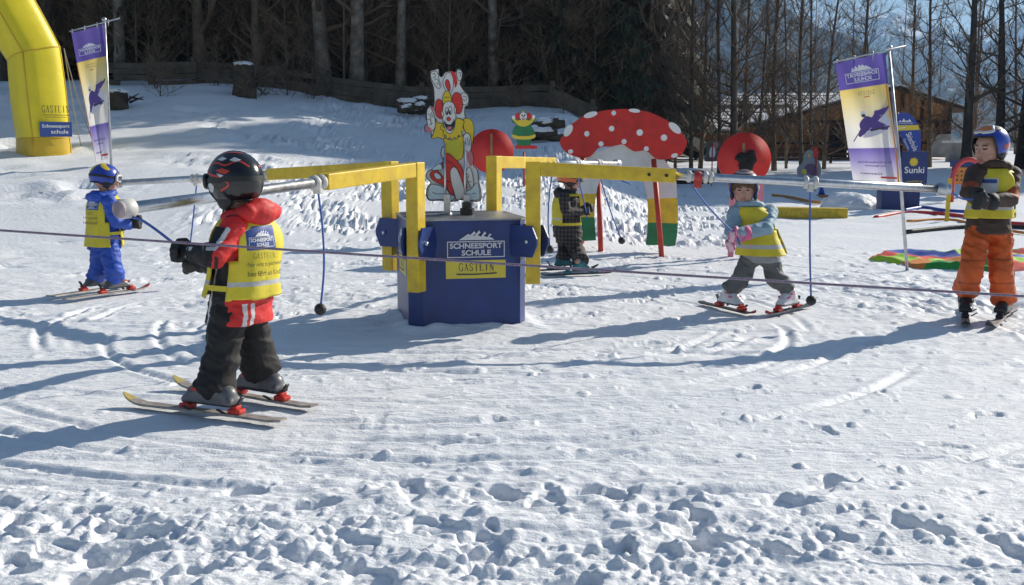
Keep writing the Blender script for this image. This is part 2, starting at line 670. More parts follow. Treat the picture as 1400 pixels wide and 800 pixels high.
    for k in range(6500):
        y0 = 2.7 + 1.5 * tr.random() ** 1.3
        x0 = tr.uniform(-.52, .52) * y0
        e0 = float(edge[np.searchsorted(ys, y0), np.searchsorted(xs, x0)])
        if y0 > e0 + .12 * tr.random():
            continue
        if vnoise(np.array([x0 / .45]), np.array([y0 / .35]), 99)[0] < tr.uniform(-.45, .15):
            continue
        if x0 > .7 and tr.random() < .5:
            continue
        r = .005 + .024 * tr.random() ** 5
        clod(x0, y0, r, r * tr.uniform(.35, .75))
    for k in range(1500):
        y0 = 3.4 + 9 * tr.random() ** 1.4
        x0 = tr.uniform(-.52, .52) * y0
        r = (.010 + .020 * tr.random() ** 4) * (.6 + y0 * .10)
        clod(x0, y0, r, r * tr.uniform(.25, .6))
    Z += C
    # snow heaped against the machine box
    bx, by = CAR_C[0] - .045, CAR_C[1]
    qx, qy = np.abs((X - bx) * .978 + (Y - by) * .208) - .385, np.abs(-(X - bx) * .208 + (Y - by) * .978) - .42
    db = np.maximum(qx, qy)
    Z += np.where((db > -.15) & (db < .4), (.035 + .05 * vnoise(X / .12, Y / .12, 98)) * np.exp(-(np.maximum(db, 0) / .09) ** 2), 0)
    for k in range(44):
        x0, y0 = tr.uniform(-2.6, 3.4), tr.uniform(3.7, 6.6)
        s_ = tr.uniform(.6, 1)
        hole(x0, y0, tr.uniform(.05, .13) * s_, tr.uniform(.03, .055) * s_, tr.uniform(-1.4, 1.4), tr.uniform(.006, .026) * (1.3 if x0 > 1 else .7), .008)
    for k in range(120):
        x0, y0 = tr.uniform(-6, 6), tr.uniform(7, 13)
        hole(x0, y0, tr.uniform(.1, .22), tr.uniform(.06, .12), tr.uniform(-.8, .8), tr.uniform(.008, .022), .008)
    for k in range(130):
        y0 = tr.uniform(13, 27)
        x0 = tr.uniform(-.48, .2) * y0
        hole(x0, y0, tr.uniform(.2, .5), tr.uniform(.15, .3), tr.uniform(-.8, .8), tr.uniform(.04, .10), .04)
    # the children's skis have packed the snow flat under them
    for fx, fy, fr_ in ((-1.25, 4.85, .62), (1.72, 7.65, .55), (3.2, 7.35, .5), (-3.2, 8.6, .65), (.52, 10.25, .6)):
        wgt = np.exp(-(((X - fx) ** 2 + (Y - fy) ** 2) / fr_ ** 2) ** 2)
        Z = Z * (1 - .8 * wgt) + (base_h(X, Y) - .004) * .8 * wgt
    # litter under the wood
    lit = sstep(26.4, 29.5, Y + 1.2 * fbm(X / 2.0, Y / 2.0, 66, 3)) * (1 - sstep(.10, .17, X / np.maximum(Y, 1)))
    lit = np.maximum(lit, sstep(150, 260, Y) * .75)
    nv = X.size
    co = np.stack([X.ravel(), Y.ravel(), Z.ravel()], 1).astype(np.float32)
    ny, nx = X.shape
    i = np.arange(ny - 1)[:, None] * nx + np.arange(nx - 1)[None, :]
    q = np.stack([i, i + 1, i + nx + 1, i + nx], -1).reshape(-1, 4)
    me = bpy.data.meshes.new('snow_ground')
    me.vertices.add(nv)
    me.vertices.foreach_set('co', co.ravel())
    me.loops.add(q.size)
    me.loops.foreach_set('vertex_index', q.ravel().astype(np.int32))
    me.polygons.add(len(q))
    me.polygons.foreach_set('loop_start', np.arange(0, q.size, 4, dtype=np.int32))
    me.polygons.foreach_set('use_smooth', np.ones(len(q), bool))
    me.update(calc_edges=True)
    at_ = me.attributes.new('litter', 'FLOAT', 'POINT')
    at_.data.foreach_set('value', lit.ravel().astype(np.float32))
    o = bpy.data.objects.new('snow_ground', me)
    COL.objects.link(o)
    tag(o, 'trampled white snow field rising to a bank below the dark wood', 'snow', kind='structure')
    m = bpy.data.materials.new('snow')
    m.use_nodes = True
    n = m.node_tree
    p = n.nodes['Principled BSDF']
    p.inputs['Roughness'].default_value = .55
    p.inputs['Specular IOR Level'].default_value = .35
    a = n.nodes.new('ShaderNodeAttribute')
    a.attribute_name = 'litter'
    tc = n.nodes.new('ShaderNodeTexCoord')
    nz = n.nodes.new('ShaderNodeTexNoise')
    nz.inputs['Scale'].default_value = 1.3
    nz.inputs['Detail'].default_value = 8
    n.links.new(tc.outputs['Object'], nz.inputs['Vector'])
    c1 = n.nodes.new('ShaderNodeMix')
    c1.data_type = 'RGBA'
    c1.inputs['A'].default_value = (.76, .785, .83, 1)
    c1.inputs['B'].default_value = (.84, .85, .865, 1)
    n.links.new(nz.outputs['Fac'], c1.inputs['Factor'])
    nl = n.nodes.new('ShaderNodeTexNoise')
    nl.inputs['Scale'].default_value = 6
    nl.inputs['Detail'].default_value = 8
    n.links.new(tc.outputs['Object'], nl.inputs['Vector'])
    c2 = n.nodes.new('ShaderNodeMix')
    c2.data_type = 'RGBA'
    c2.inputs['A'].default_value = (.02, .015, .010, 1)
    c2.inputs['B'].default_value = (.06, .042, .026, 1)
    n.links.new(nl.outputs['Fac'], c2.inputs['Factor'])
    c3 = n.nodes.new('ShaderNodeMix')
    c3.data_type = 'RGBA'
    n.links.new(a.outputs['Fac'], c3.inputs['Factor'])
    n.links.new(c1.outputs['Result'], c3.inputs['A'])
    n.links.new(c2.outputs['Result'], c3.inputs['B'])
    n.links.new(c3.outputs['Result'], p.inputs['Base Color'])
    nb = n.nodes.new('ShaderNodeTexNoise')
    nb.inputs['Scale'].default_value = 95
    nb.inputs['Detail'].default_value = 5
    nb.inputs['Roughness'].default_value = .7
    n.links.new(tc.outputs['Object'], nb.inputs['Vector'])
    mp = n.nodes.new('ShaderNodeMapping')
    mp.inputs['Scale'].default_value = (16, 34, 30)
    n.links.new(tc.outputs['Object'], mp.inputs['Vector'])
    nb2 = n.nodes.new('ShaderNodeTexNoise')
    nb2.inputs['Scale'].default_value = 1
    nb2.inputs['Detail'].default_value = 4
    n.links.new(mp.outputs[0], nb2.inputs['Vector'])
    ad = n.nodes.new('ShaderNodeMath')
    ad.operation = 'MULTIPLY_ADD'
    ad.inputs[1].default_value = .45
    n.links.new(nb.outputs['Fac'], ad.inputs[0])
    n.links.new(nb2.outputs['Fac'], ad.inputs[2])
    bp = n.nodes.new('ShaderNodeBump')
    bp.inputs['Strength'].default_value = .8
    bp.inputs['Distance'].default_value = .014
    n.links.new(ad.outputs[0], bp.inputs['Height'])
    n.links.new(bp.outputs[0], p.inputs['Normal'])
    me.materials.append(m)
    return m


SNOW = build_ground()

# ------------------------------------------------------------------ mountains and the air before them
def mountain(name, label, ridge, Y, depth, col, snowline, seed, rough=.35):
    """ridge: (px, py) skyline points at the distance Y; the face slopes down towards us"""
    nx_, ny_ = 260, 90
    P = [at(px, py, Y) for px, py in ridge]
    rx = [p.x for p in P]
    rz = [p.z for p in P]
    xs = np.linspace(rx[0], rx[-1], nx_)
    top = np.interp(xs, rx, rz)
    t = np.linspace(0, 1, ny_)
    T, XX = np.meshgrid(t, xs, indexing='ij')
    TOP = np.interp(XX, xs, top)
    Zz = -8 + (TOP + 8) * (T ** 1.15)
    Yy = Y - depth * (1 - T)
    sc = Y / 2500.0
    det = fbm(XX / (190 * sc), Yy / (230 * sc), seed, 5, .55)
    Yy = Yy + det * 240 * sc * (.3 + .7 * T)
    Zz = Zz + (fbm(XX / (60 * sc), Yy / (70 * sc), seed + 9, 5, .55) * 34 * sc) * sstep(0, .3, T)
    back = 12
    co = np.stack([XX.ravel(), Yy.ravel(), Zz.ravel()], 1)
    mb = MB()
    f = [[j * nx_ + i, j * nx_ + i + 1, (j + 1) * nx_ + i + 1, (j + 1) * nx_ + i] for j in range(ny_ - 1) for i in range(nx_ - 1)]
    last = co[(ny_ - 1) * nx_:]
    bk = last.copy()
    bk[:, 1] += depth * .6
    bk[:, 2] = -8
    v = np.concatenate([co, bk])
    f += [[(ny_ - 1) * nx_ + i, (ny_ - 1) * nx_ + i + 1, ny_ * nx_ + i + 1, ny_ * nx_ + i] for i in range(nx_ - 1)]
    mb.add(v, f, 0, True)
    m = bpy.data.materials.new(name)
    m.use_nodes = True
    n = m.node_tree
    p = n.nodes['Principled BSDF']
    p.inputs['Roughness'].default_value = .9
    p.inputs['Specular IOR Level'].default_value = .1
    tc = n.nodes.new('ShaderNodeTexCoord')
    nz = n.nodes.new('ShaderNodeTexNoise')
    nz.inputs['Scale'].default_value = .012 / sc
    nz.inputs['Detail'].default_value = 10
    nz.inputs['Roughness'].default_value = .7
    n.links.new(tc.outputs['Object'], nz.inputs['Vector'])
    sx = n.nodes.new('ShaderNodeSeparateXYZ')
    n.links.new(tc.outputs['Object'], sx.inputs[0])
    hm = n.nodes.new('ShaderNodeMapRange')
    hm.inputs['From Min'].default_value = snowline[0]
    hm.inputs['From Max'].default_value = snowline[1]
    hm.inputs['To Min'].default_value = -.28
    hm.inputs['To Max'].default_value = .3
    n.links.new(sx.outputs['Z'], hm.inputs['Value'])
    ad = n.nodes.new('ShaderNodeMath')
    ad.operation = 'ADD'
    n.links.new(nz.outputs['Fac'], ad.inputs[0])
    n.links.new(hm.outputs[0], ad.inputs[1])
    rp = n.nodes.new('ShaderNodeMapRange')
    rp.inputs['From Min'].default_value = .5
    rp.inputs['From Max'].default_value = .62
    n.links.new(ad.outputs[0], rp.inputs['Value'])
    mx = n.nodes.new('ShaderNodeMix')
    mx.data_type = 'RGBA'
    mx.inputs['A'].default_value = (*col, 1)
    mx.inputs['B'].default_value = (.8, .82, .86, 1)
    n.links.new(rp.outputs[0], mx.inputs['Factor'])
    n.links.new(mx.outputs['Result'], p.inputs['Base Color'])
    mb.build(name, m, label=label, cat='mountain', kind='structure')


mountain('mountain', 'hazy wooded mountainside falling to the right behind the bare trees',
         [(300, -160), (700, -130), (900, -80), (1010, -30), (1090, 12), (1150, 62), (1210, 110), (1300, 160), (1420, 190), (1800, 196)],
         1500, 500, (.030, .042, .035), (120, 420), 3)
mountain('mountain', 'far snowy mountain ridge under the blue sky behind the bare trees',
         [(600, 60), (900, 40), (1050, 62), (1130, 40), (1190, 30), (1235, 20), (1275, 46), (1330, 52), (1375, 30), (1430, 44), (1520, 20), (1700, 60), (2000, 120)],
         3400, 1500, (.045, .055, .055), (90, 430), 12)
mountain('mountain', 'low wooded foothill with snowy clearings behind the timber shed',
         [(850, 150), (1000, 130), (1150, 118), (1250, 122), (1340, 128), (1430, 112), (1600, 90), (1900, 70)],
         1900, 500, (.032, .042, .036), (10, 200), 25)

hz = MB()
hz.box((0, 2350, 395), (8600, 5300, 870))
hm_ = bpy.data.materials.new('haze')
hm_.use_nodes = True
n_ = hm_.node_tree
n_.nodes.clear()
pv = n_.nodes.new('ShaderNodeVolumePrincipled')
pv.inputs['Color'].default_value = (.36, .62, 1.0, 1)
pv.inputs['Density'].default_value = .00030
pv.inputs['Anisotropy'].default_value = .2
ov = n_.nodes.new('ShaderNodeOutputMaterial')
n_.links.new(pv.outputs[0], ov.inputs['Volume'])
hz.build('haze', hm_, label='thin blue winter haze in the valley air', cat='haze', kind='stuff')

# ------------------------------------------------------------------ trees
BARK = mat('bark', (.15, .112, .08), .9, .4, 5, .6, 30)
BARK_PALE = mat('pale_bark', (.25, .225, .19), .9, .35, 3, .5, 25, col2=(.09, .075, .06))
BARK_DARK = mat('dark_bark', (.07, .057, .045), .95, .4, 4, .6, 30)
TWIG = mat('twigs', (.16, .112, .075), .9)
NEEDLE = mat('needles', (.030, .040, .022), .8, .5, 1.5)
NEEDLE2 = mat('brown_needles', (.10, .073, .046), .85, .5, 1.5)
DRYTWIG = mat('dry_twigs', (.19, .135, .085), .9, .3, 2)


def bare_variant(seed, H, r0, start, nb, spread, up, dens=1.0, wob=.03):
    rg = random.Random(seed)
    tr, cr = MB(), MB()
    n = 9
    path = []
    ox = oy = 0
    dx, dy = rg.uniform(-.03, .03), rg.uniform(-.03, .03)
    for i in range(n + 1):
        t = i / n
        path.append(Vector((ox, oy, -.25 + (H + .25) * t)))
        dx = dx * .8 + rg.uniform(-wob, wob)
        dy = dy * .8 + rg.uniform(-wob, wob)
        ox += dx * H / n
        oy += dy * H / n
    rad = [r0 * (1.35 if i == 0 else 1) * (1 - .9 * (i / n) ** 1.1) + .004 for i in range(n + 1)]
    tr.tube(path, rad, 9)

    def pt(t):
        k = min(int(t * n), n - 1)
        return path[k].lerp(path[k + 1], t * n - k), rad[k]

    def branch(p, d, L, r, lvl):
        segs = 5 if lvl == 0 else 3
        q = [p.copy()]
        dd = d.copy()
        for s in range(segs):
            dd = (dd + Vector((rg.uniform(-.22, .22), rg.uniform(-.22, .22), rg.uniform(-.08, .22) * up))).normalized()
            q.append(q[-1] + dd * (L / segs))
        cr.tube(q, [r * (1 - .8 * i / segs) for i in range(segs + 1)], 5 if lvl == 0 else 3, caps=False)
        if lvl < 2:
            for _ in range(int((rg.randint(5, 8) if lvl == 0 else rg.randint(3, 5)) * dens)):
                t = rg.uniform(.2, 1)
                k = min(int(t * segs), segs - 1)
                bp_ = q[k].lerp(q[k + 1], t * segs - k)
                ax = (q[k + 1] - q[k]).normalized()
                nd = (ax * .8 + Vector((rg.gauss(0, .5), rg.gauss(0, .5), rg.gauss(.15, .4)))).normalized()
                branch(bp_, nd, L * rg.uniform(.3, .55), max(.0055, r * .45), lvl + 1)
    for b in range(nb):
        t = start + (1 - start) * (b + rg.random()) / nb * .97
        p, r = pt(t)
        a = rg.uniform(0, 6.28)
        e = rg.uniform(.2, .9) * (1 if up > 0 else -1 * .3)
        d = Vector((math.cos(a) * math.cos(e), math.sin(a) * math.cos(e), math.sin(e)))
        branch(p, d, spread * (1 - .55 * t) * rg.uniform(.6, 1.25), max(.010, r * rg.uniform(.25, .42)), 0)
    return tr, cr


def fir_variant(seed, H, Rb, low):
    rg = random.Random(seed)
    tr, cr = MB(), MB()
    tr.tube([(0, 0, -.3), (0, 0, H * .5), (0, 0, H)], [H * .016, H * .010, .01], 8)
    z = low * H
    v, f = [], []
    while z < H * .985:
        t = z / H
        Rr = Rb * (1 - t) ** .8 * rg.uniform(.75, 1.12)
        nbr = rg.randint(6, 9)
        a0 = rg.uniform(0, 6.28)
        for b in range(nbr):
            a = a0 + 6.283 * b / nbr + rg.uniform(-.25, .25)
            L = Rr * rg.uniform(.7, 1.1)
            drop = L * rg.uniform(.22, .5)
            tip = Vector((math.cos(a) * L, math.sin(a) * L, z - drop))
            root_ = Vector((0, 0, z))
            cr.tube([root_, root_.lerp(tip, .5) + Vector((0, 0, .06 * L)), tip], [.02, .012, .004], 3, 1, caps=False)
            ns = max(3, int(L / .13))
            side = Vector((-math.sin(a), math.cos(a), 0))
            for k in range(ns):
                s_ = (k + .6) / ns
                c = root_.lerp(tip, s_) + Vector((0, 0, .06 * L * (1 - abs(2 * s_ - 1))))
                wd = (.10 + .30 * (1 - s_) * min(1.4, L)) * rg.uniform(.7, 1.2)
                for sg in (-1, 1):
                    o2 = c + side * sg * wd + Vector((math.cos(a), math.sin(a), 0)) * .12 + Vector((0, 0, -rg.uniform(.08, .3)))
                    n1 = Vector((rg.uniform(-.05, .05), rg.uniform(-.05, .05), -.04 - .05 * rg.random()))
                    b0 = len(v)
                    dxy = Vector((math.cos(a), math.sin(a), 0)) * .055
                    v += [c - dxy, c + dxy, o2 + dxy * .4 + n1, o2 - dxy * .6 + n1 * 2]
                    f.append([b0, b0 + 1, b0 + 2, b0 + 3])
        z += H * rg.uniform(.026, .040)
    cr.add(v, f, 0)
    return tr, cr


_variants = {}


def tree(kind, variants, P, sc, label, group, name='bare_tree', mats=None, cat='tree', lean=(0, 0)):
    """plants a copy of one of the grown variants; the first use of a variant makes its meshes"""
    k = rng.choice(variants)
    key = (kind, k)
    e = empty(name, P, label, cat, group, rng.uniform(0, 6.28))
    e.scale = (sc, sc, sc * rng.uniform(.93, 1.08))
    lean = (lean[0] + rng.uniform(-.035, .035), lean[1] + rng.uniform(-.035, .035)) if kind in ('thin', 'wood') else lean
    e.rotation_euler = (lean[0], lean[1], e.rotation_euler[2])
    if key not in _variants:
        tb, cb = GROW[kind](k)
        t = tb.build('trunk', mats[0], e, off=(0, 0, 0))
        c = cb.build('crown', mats[1:] if len(mats) > 2 else mats[1], e, off=(0, 0, 0))
        _variants[key] = (t, c)
    else:
        for src in _variants[key]:
            d = src.copy()
            COL.objects.link(d)
            d.parent = e
            if src is _variants[key][0] and mats and d.data.materials[0] != mats[0]:
                d.material_slots[0].link = 'OBJECT'
                d.material_slots[0].material = mats[0]
            if src is _variants[key][1] and mats and d.data.materials[0] != mats[1]:
                d.material_slots[0].link = 'OBJECT'
                d.material_slots[0].material = mats[1]
    return e


GROW = {
    'thin': lambda k: bare_variant(100 + k, 13.0, .052 + .022 * (k % 3), .06, 56, 1.9, 1.1, 1.45, .055),
    'stout': lambda k: bare_variant(200 + k, 10.5, .20, .16, 22, 3.0, .9, 1.1),
    'wood': lambda k: bare_variant(300 + k, 11.0, .15, .10, 20, 2.2, .7, .8),
    'shrub': lambda k: bare_variant(400 + k, 1.6, .02, .02, 26, 1.0, .8, .8),
    'thicket': lambda k: bare_variant(450 + k, 4.2, .03, .03, 34, 2.0, .8, 1.0),
    'fir': lambda k: fir_variant(500 + k, 10.0, 2.1, .06),
}
MB_ = [BARK, TWIG]
MP_ = [BARK_PALE, TWIG]
MD_ = [BARK_DARK, TWIG]
MF_ = [BARK_DARK, NEEDLE, BARK_DARK]
MF2_ = [BARK_DARK, NEEDLE2, BARK_DARK]


def on(px, Y):
    p = at(px, 200, Y)
    return Vector((p.x, Y, gz(p.x, Y) - .03))


V4 = [0, 1, 2, 3]
# trunks that can be told apart at the front of the wood
tree('stout', [0], on(447, 28.3), 1.0, 'thick pale grey trunk leaning left at the front of the dark wood', None, 'bare_tree', MP_, lean=(0, -.05))
tree('stout', [1], on(487, 28.0), .95, 'birch with white streaked bark beside the thick pale leaning trunk', None, 'birch_tree', MP_)
tree('wood', [0], on(548, 28.6), .9, 'slim pale trunk behind the snow heap left of the clown board', None, 'bare_tree', MP_)
tree('wood', [1], on(676, 28.5), .95, 'grey trunk rising behind the fence just right of the clown board', None, 'bare_tree', MP_)
tree('wood', [2], on(776, 29.0), .8, 'slender trunk behind the fence above the green clown figure', None, 'bare_tree', MB_)
tree('fir', [0], on(232, 29.5), .95, 'dark spruce with drooping boughs behind the fence by the stump', None, 'fir_tree', MF_)
tree('stout', [2], on(418, 29.2), .9, 'dark trunk with broken limbs left of the thick pale leaning trunk', None, 'bare_tree', MD_)
G1 = 'bare trees at the front edge of the dark wood'
L1 = 'bare brown trunk standing in the front edge of the dark wood'
for px, Y in ((12, 27.5), (70, 28.6), (172, 28.2), (278, 28.4), (300, 31), (352, 28.6), (378, 30.5), (520, 30.5), (600, 29.5), (640, 31),
              (705, 30), (735, 30.5), (818, 29.5), (836, 30.5), (858, 31), (880, 30), (905, 32), (150, 31), (205, 32), (325, 32), (575, 32), (-40, 28), (-90, 30)):
    tree('wood', V4, on(px + rng.uniform(-4, 4), Y), rng.uniform(.75, 1.05), L1, G1, 'bare_tree', rng.choice([MB_, MB_, MP_, MD_]))
G2 = 'dark conifers massed in the wood'
L2 = 'dark conifer among the crowded wood behind the fence'
for row, (Y, step, s0) in enumerate(((34.5, 2.2, .95), (37.0, 2.1, 1.05), (40.5, 2.2, 1.2), (46, 2.6, 1.25))):
    x = -.58 * Y
    while x < .092 * Y:
        xx = x + rng.uniform(-.5, .5)
        yy = Y + rng.uniform(-1.0, 1.0)
        tree('fir', V4, Vector((xx, yy, gz(xx, yy) - .05)), s0 * rng.uniform(.8, 1.15), L2, G2, 'fir_tree', rng.choice([MF_, MF2_]) if Y > 35 else MF2_)
        x += step
G3 = 'bare trees scattered among the conifers'
L3 = 'bare tree standing among the dark conifers of the wood'
for k in range(74):
    yy = rng.uniform(29.5, 36)
    xx = rng.uniform(-.55, .13) * yy
    tree('wood', V4, Vector((xx, yy, gz(xx, yy) - .05)), rng.uniform(.7, 1.15), L3, G3, 'bare_tree', rng.choice([MB_, MB_, MP_, MD_]))
# far wood: one mass higher up the slope
fw = MB()
fr = random.Random(9)
vv, ff = [], []
for k in range(420):
    yy = fr.uniform(50, 86)
    xx = fr.uniform(-.62, .155) * yy
    z0 = gz(xx, yy)
    H = fr.uniform(9, 14)
    lv = 9
    for j in range(lv):
        t = j / lv
        Rr = 2.3 * (1 - t) ** .9 + .1
        nb_ = 9
        a0 = fr.uniform(0, 6)
        for b in range(nb_):
            a = a0 + 6.283 * b / nb_
            zz = z0 + .4 + H * t
            L = Rr * fr.uniform(.7, 1.15)
            b0 = len(vv)
            c, s_ = math.cos(a), math.sin(a)
            vv += [(xx, yy, zz + H / lv), (xx + c * L - s_ * L * .35, yy + s_ * L + c * L * .35, zz - .5), (xx + c * L * 1.1, yy + s_ * L * 1.1, zz - .1), (xx + c * L + s_ * L * .35, yy + s_ * L - c * L * .35, zz - .5)]
            ff.append([b0, b0 + 1, b0 + 2, b0 + 3])
fw.add(vv, ff)
fw.build('far_woods', NEEDLE, label='dense dark conifer wood filling the slope behind the first trees', cat='woods', kind='stuff')

# the row of thin bare trees at the right, before the shed
G4 = 'thin bare trees before the timber shed'
L4 = 'thin bare tree with fine upright twigs standing in the row before the shed'
for px, Y, sc in ((893, 37, 1.0), (924, 39, .9), (946, 36, 1.1), (958, 42, 1.0), (984, 37, 1.15), (1005, 36, 1.25), (1022, 43, 1.0), (1036, 38, .9), (1060, 40, 1.1), (1076, 44, .9),
                  (1098, 38, 1.0), (1112, 39, 1.0), (1128, 43, .9), (1174, 41, .85), (1192, 45, .8), (1246, 46, .85), (1272, 44, .9),
                  (1420, 42, 1.1), (1445, 45, 1.0), (1335, 60, 1.0), (1050, 85, 1.1), (1000, 88, 1.1), (960, 92, 1.2), (1110, 90, 1.2), (1160, 95, 1.2), (1330, 80, 1.2), (1390, 75, 1.2), (1360, 95, 1.1), (1280, 98, 1.2), (1230, 92, 1.2)):
    tree('thin', V4, on(px, Y), sc, L4 if Y < 50 else 'bare tree far behind the timber shed with the mountain beyond', G4 if Y < 50 else 'bare trees behind the shed', 'bare_tree', MB_)
tree('stout', [3], on(1322, 40), .95, 'big dark bare tree leaning left beside the right end of the shed', None, 'bare_tree', MD_, lean=(0, -.10))
tree('stout', [0], on(1366, 41), .95, 'big dark bare tree standing right behind the child in the brown jacket', None, 'bare_tree', MD_)
tree('stout', [1], on(1396, 43), .9, 'dark forked bare tree at the right edge of the photograph', None, 'bare_tree', MD_, lean=(0, .06))
# dead brush along the fence
for k, (px, Y) in enumerate(((215, 26.2), (222, 25.2), (300, 26.5), (360, 26.0), (352, 25.6), (395, 26.4), (430, 26.6), (590, 26.5), (700, 27), (770, 26.2))):
    tree('shrub', V4, on(px, Y), rng.uniform(.5, .95), 'low tangle of dead twigs in the snow along the fence', 'dead brush along the fence', 'dead_shrub', [BARK_DARK, TWIG], 'shrub')

G5 = 'bare undergrowth behind the fence'
for k in range(90):
    yy = rng.uniform(27.9, 31.5)
    xx = rng.uniform(-.56, .13) * yy
    tree('thicket', V4, Vector((xx, yy, gz(xx, yy) - .05)), rng.uniform(.55, 1.1), 'tangled brown leafless bush in the undergrowth behind the fence', G5, 'bare_bush', rng.choice([[BARK, TWIG], [BARK, DRYTWIG]]), 'bush')
# unseen conifers added right of the view, placed so their shade covers the bank
G6 = 'unseen tall conifers added past the right edge'
L6 = 'unseen tall dark conifer added past the right edge to shade the bank'
BX, BY = [-16, -8, -3, 2, 6, 9], [17.0, 16.8, 17.6, 18.6, 24, 30]
for row, H in enumerate((19.0, 22.5, 26.0)):
    L = H / math.tan(SUN_EL)
    x = -16 + .5 * row
    while x < 9.5:
        tx, ty = x + L * math.sin(SUN_AZ), float(np.interp(x, BX, BY)) + L * math.cos(SUN_AZ) + rng.uniform(-.5, .9)
        if tx > .50 * ty + 1.5:
            t = tree('fir', V4, Vector((tx, ty, gz(tx, ty) - .05)), H / 10 * rng.uniform(.9, 1.03), L6, G6, 'fir_tree', MF_)
            t.scale = (t.scale[0] * .72, t.scale[1] * .72, t.scale[2])
        x += rng.uniform(1.3, 2.1)
for k, (x, y) in enumerate(((1.8, 28.8), (.9, 29.4), (2.8, 30.6), (.1, 29.8), (2.4, 32.0), (-.9, 30.2))):
    tree('fir', V4, Vector((x, y, gz(x, y) - .05)), rng.uniform(.95, 1.15), 'dark conifer at the right end of the wood above the toadstool gate', 'conifers at the end of the wood', 'fir_tree', MF2_ if k % 3 else MF_)

X3, Y3, Z3 = Vector((1, 0, 0)), Vector((0, 1, 0)), Vector((0, 0, 1))
# ------------------------------------------------------------------ paints
YEL = mat('yellow_paint', (.70, .49, .02), .42, .12, 9, .08, 80, col2=(.56, .37, .025))
YEL_OLD = mat('weathered_yellow_paint', (.60, .42, .03), .6, .25, 14, .2, 60)
BLUE = mat('blue_paint', (.011, .034, .165), .40, .25, 5, .10, 40)
RED = mat('red_paint', (.62, .028, .022), .5, .12, 6, .1, 50)
WHITE = mat('white_paint', (.78, .78, .76), .5, .06, 7)
BLACK = mat('black_paint', (.012, .012, .013), .5)
GREEN = mat('green_paint', (.02, .19, .07), .5, .2, 9)
PINK = mat('pink_paint', (.66, .22, .28), .5, .1, 9)
PALEBLUE = mat('pale_blue_paint', (.55, .68, .74), .5)
WOOD = mat('raw_wood', (.34, .19, .09), .7, .3, 6, .3, 30)
STEEL = mat('steel', (.62, .63, .64), .32, .15, 20, .05, 90, metal=1.0)
GALV = mat('galvanised_steel', (.50, .52, .55), .42, .2, 14, .05, 90, metal=1.0)
DKMETAL = mat('dark_metal', (.05, .05, .055), .5, .2, 20, metal=.6)
PLASTIC_W = mat('white_plastic', (.62, .60, .56), .5, .1, 10)
CORD = mat('blue_cord', (.06, .13, .42), .6)
KNOB = mat('black_rubber', (.02, .018, .018), .6, .3, 40, .3, 60)
SNOWCAP = mat('fresh_snow', (.82, .83, .85), .6, .03, 3, .5, 40)
OLDWOOD = mat('weathered_boards', (.085, .068, .05), .85, .45, 3, .5, 14)
STUMPW = mat('rotten_wood', (.06, .045, .03), .9, .5, 6, .8, 18)

# ------------------------------------------------------------------ fence, stumps and log heaps on the bank
fpx = [118, 163, 209, 268, 328, 390, 452, 515, 575, 634, 694, 754, 812]
fp = []
for px in fpx:
    Y = 27.0 + .4 * math.sin(px * .02)
    p = at(px, 150, Y)
    fp.append(Vector((p.x, Y, gz(p.x, Y))))
fe = empty('wooden_fence', fp[5], 'long weathered fence of horizontal boards along the top of the snow bank', 'fence')
for i, p in enumerate(fp):
    mb = MB()
    h = .60 + .12 * ((i * 37) % 5) / 5
    mb.beam(p + Vector((0, .05, -.2)), p + Vector((.03 * ((i * 7) % 3 - 1), .05, h)), .13, .12, bev=.02)
    mb.build('post', OLDWOOD, fe)
for i in range(len(fp) - 1):
    a, b = fp[i], fp[i + 1]
    mb = MB()
    for k in range(4):
        j = [rng.uniform(-.025, .025) for _ in range(2)]
        z = .04 + .135 * k
        if rng.random() < .06:
            continue
        mb.beam(a + Vector((-.07, -.045 - .01 * (k % 2), z + j[0])), b + Vector((.07, -.045 - .01 * (i % 2) - .012 * (k % 2), z + j[1])), .03, .135, bev=.008)
    mb.build('board_panel', OLDWOOD, fe)


def lumpy(c, r, seed, amp=.25, fr_=3.0, nu=24, nv=14, ax=None, low=None):
    """a ball with a noisy surface, as (verts, faces)"""
    mb = MB()
    mb.ball((0, 0, 0), 1.0, 0, nu, nv)
    v = []
    for p in mb.v:
        q = Vector(p)
        k = 1 + amp * mnoise.noise(q * fr_ + Vector((seed * 7.7, seed, 0))) + amp * .5 * mnoise.noise(q * fr_ * 2.3 + Vector((seed, 0, 3)))
        q = Vector((q.x * r[0], q.y * r[1], q.z * r[2])) * k
        v.append(Vector(c) + q)
    return v, mb.f


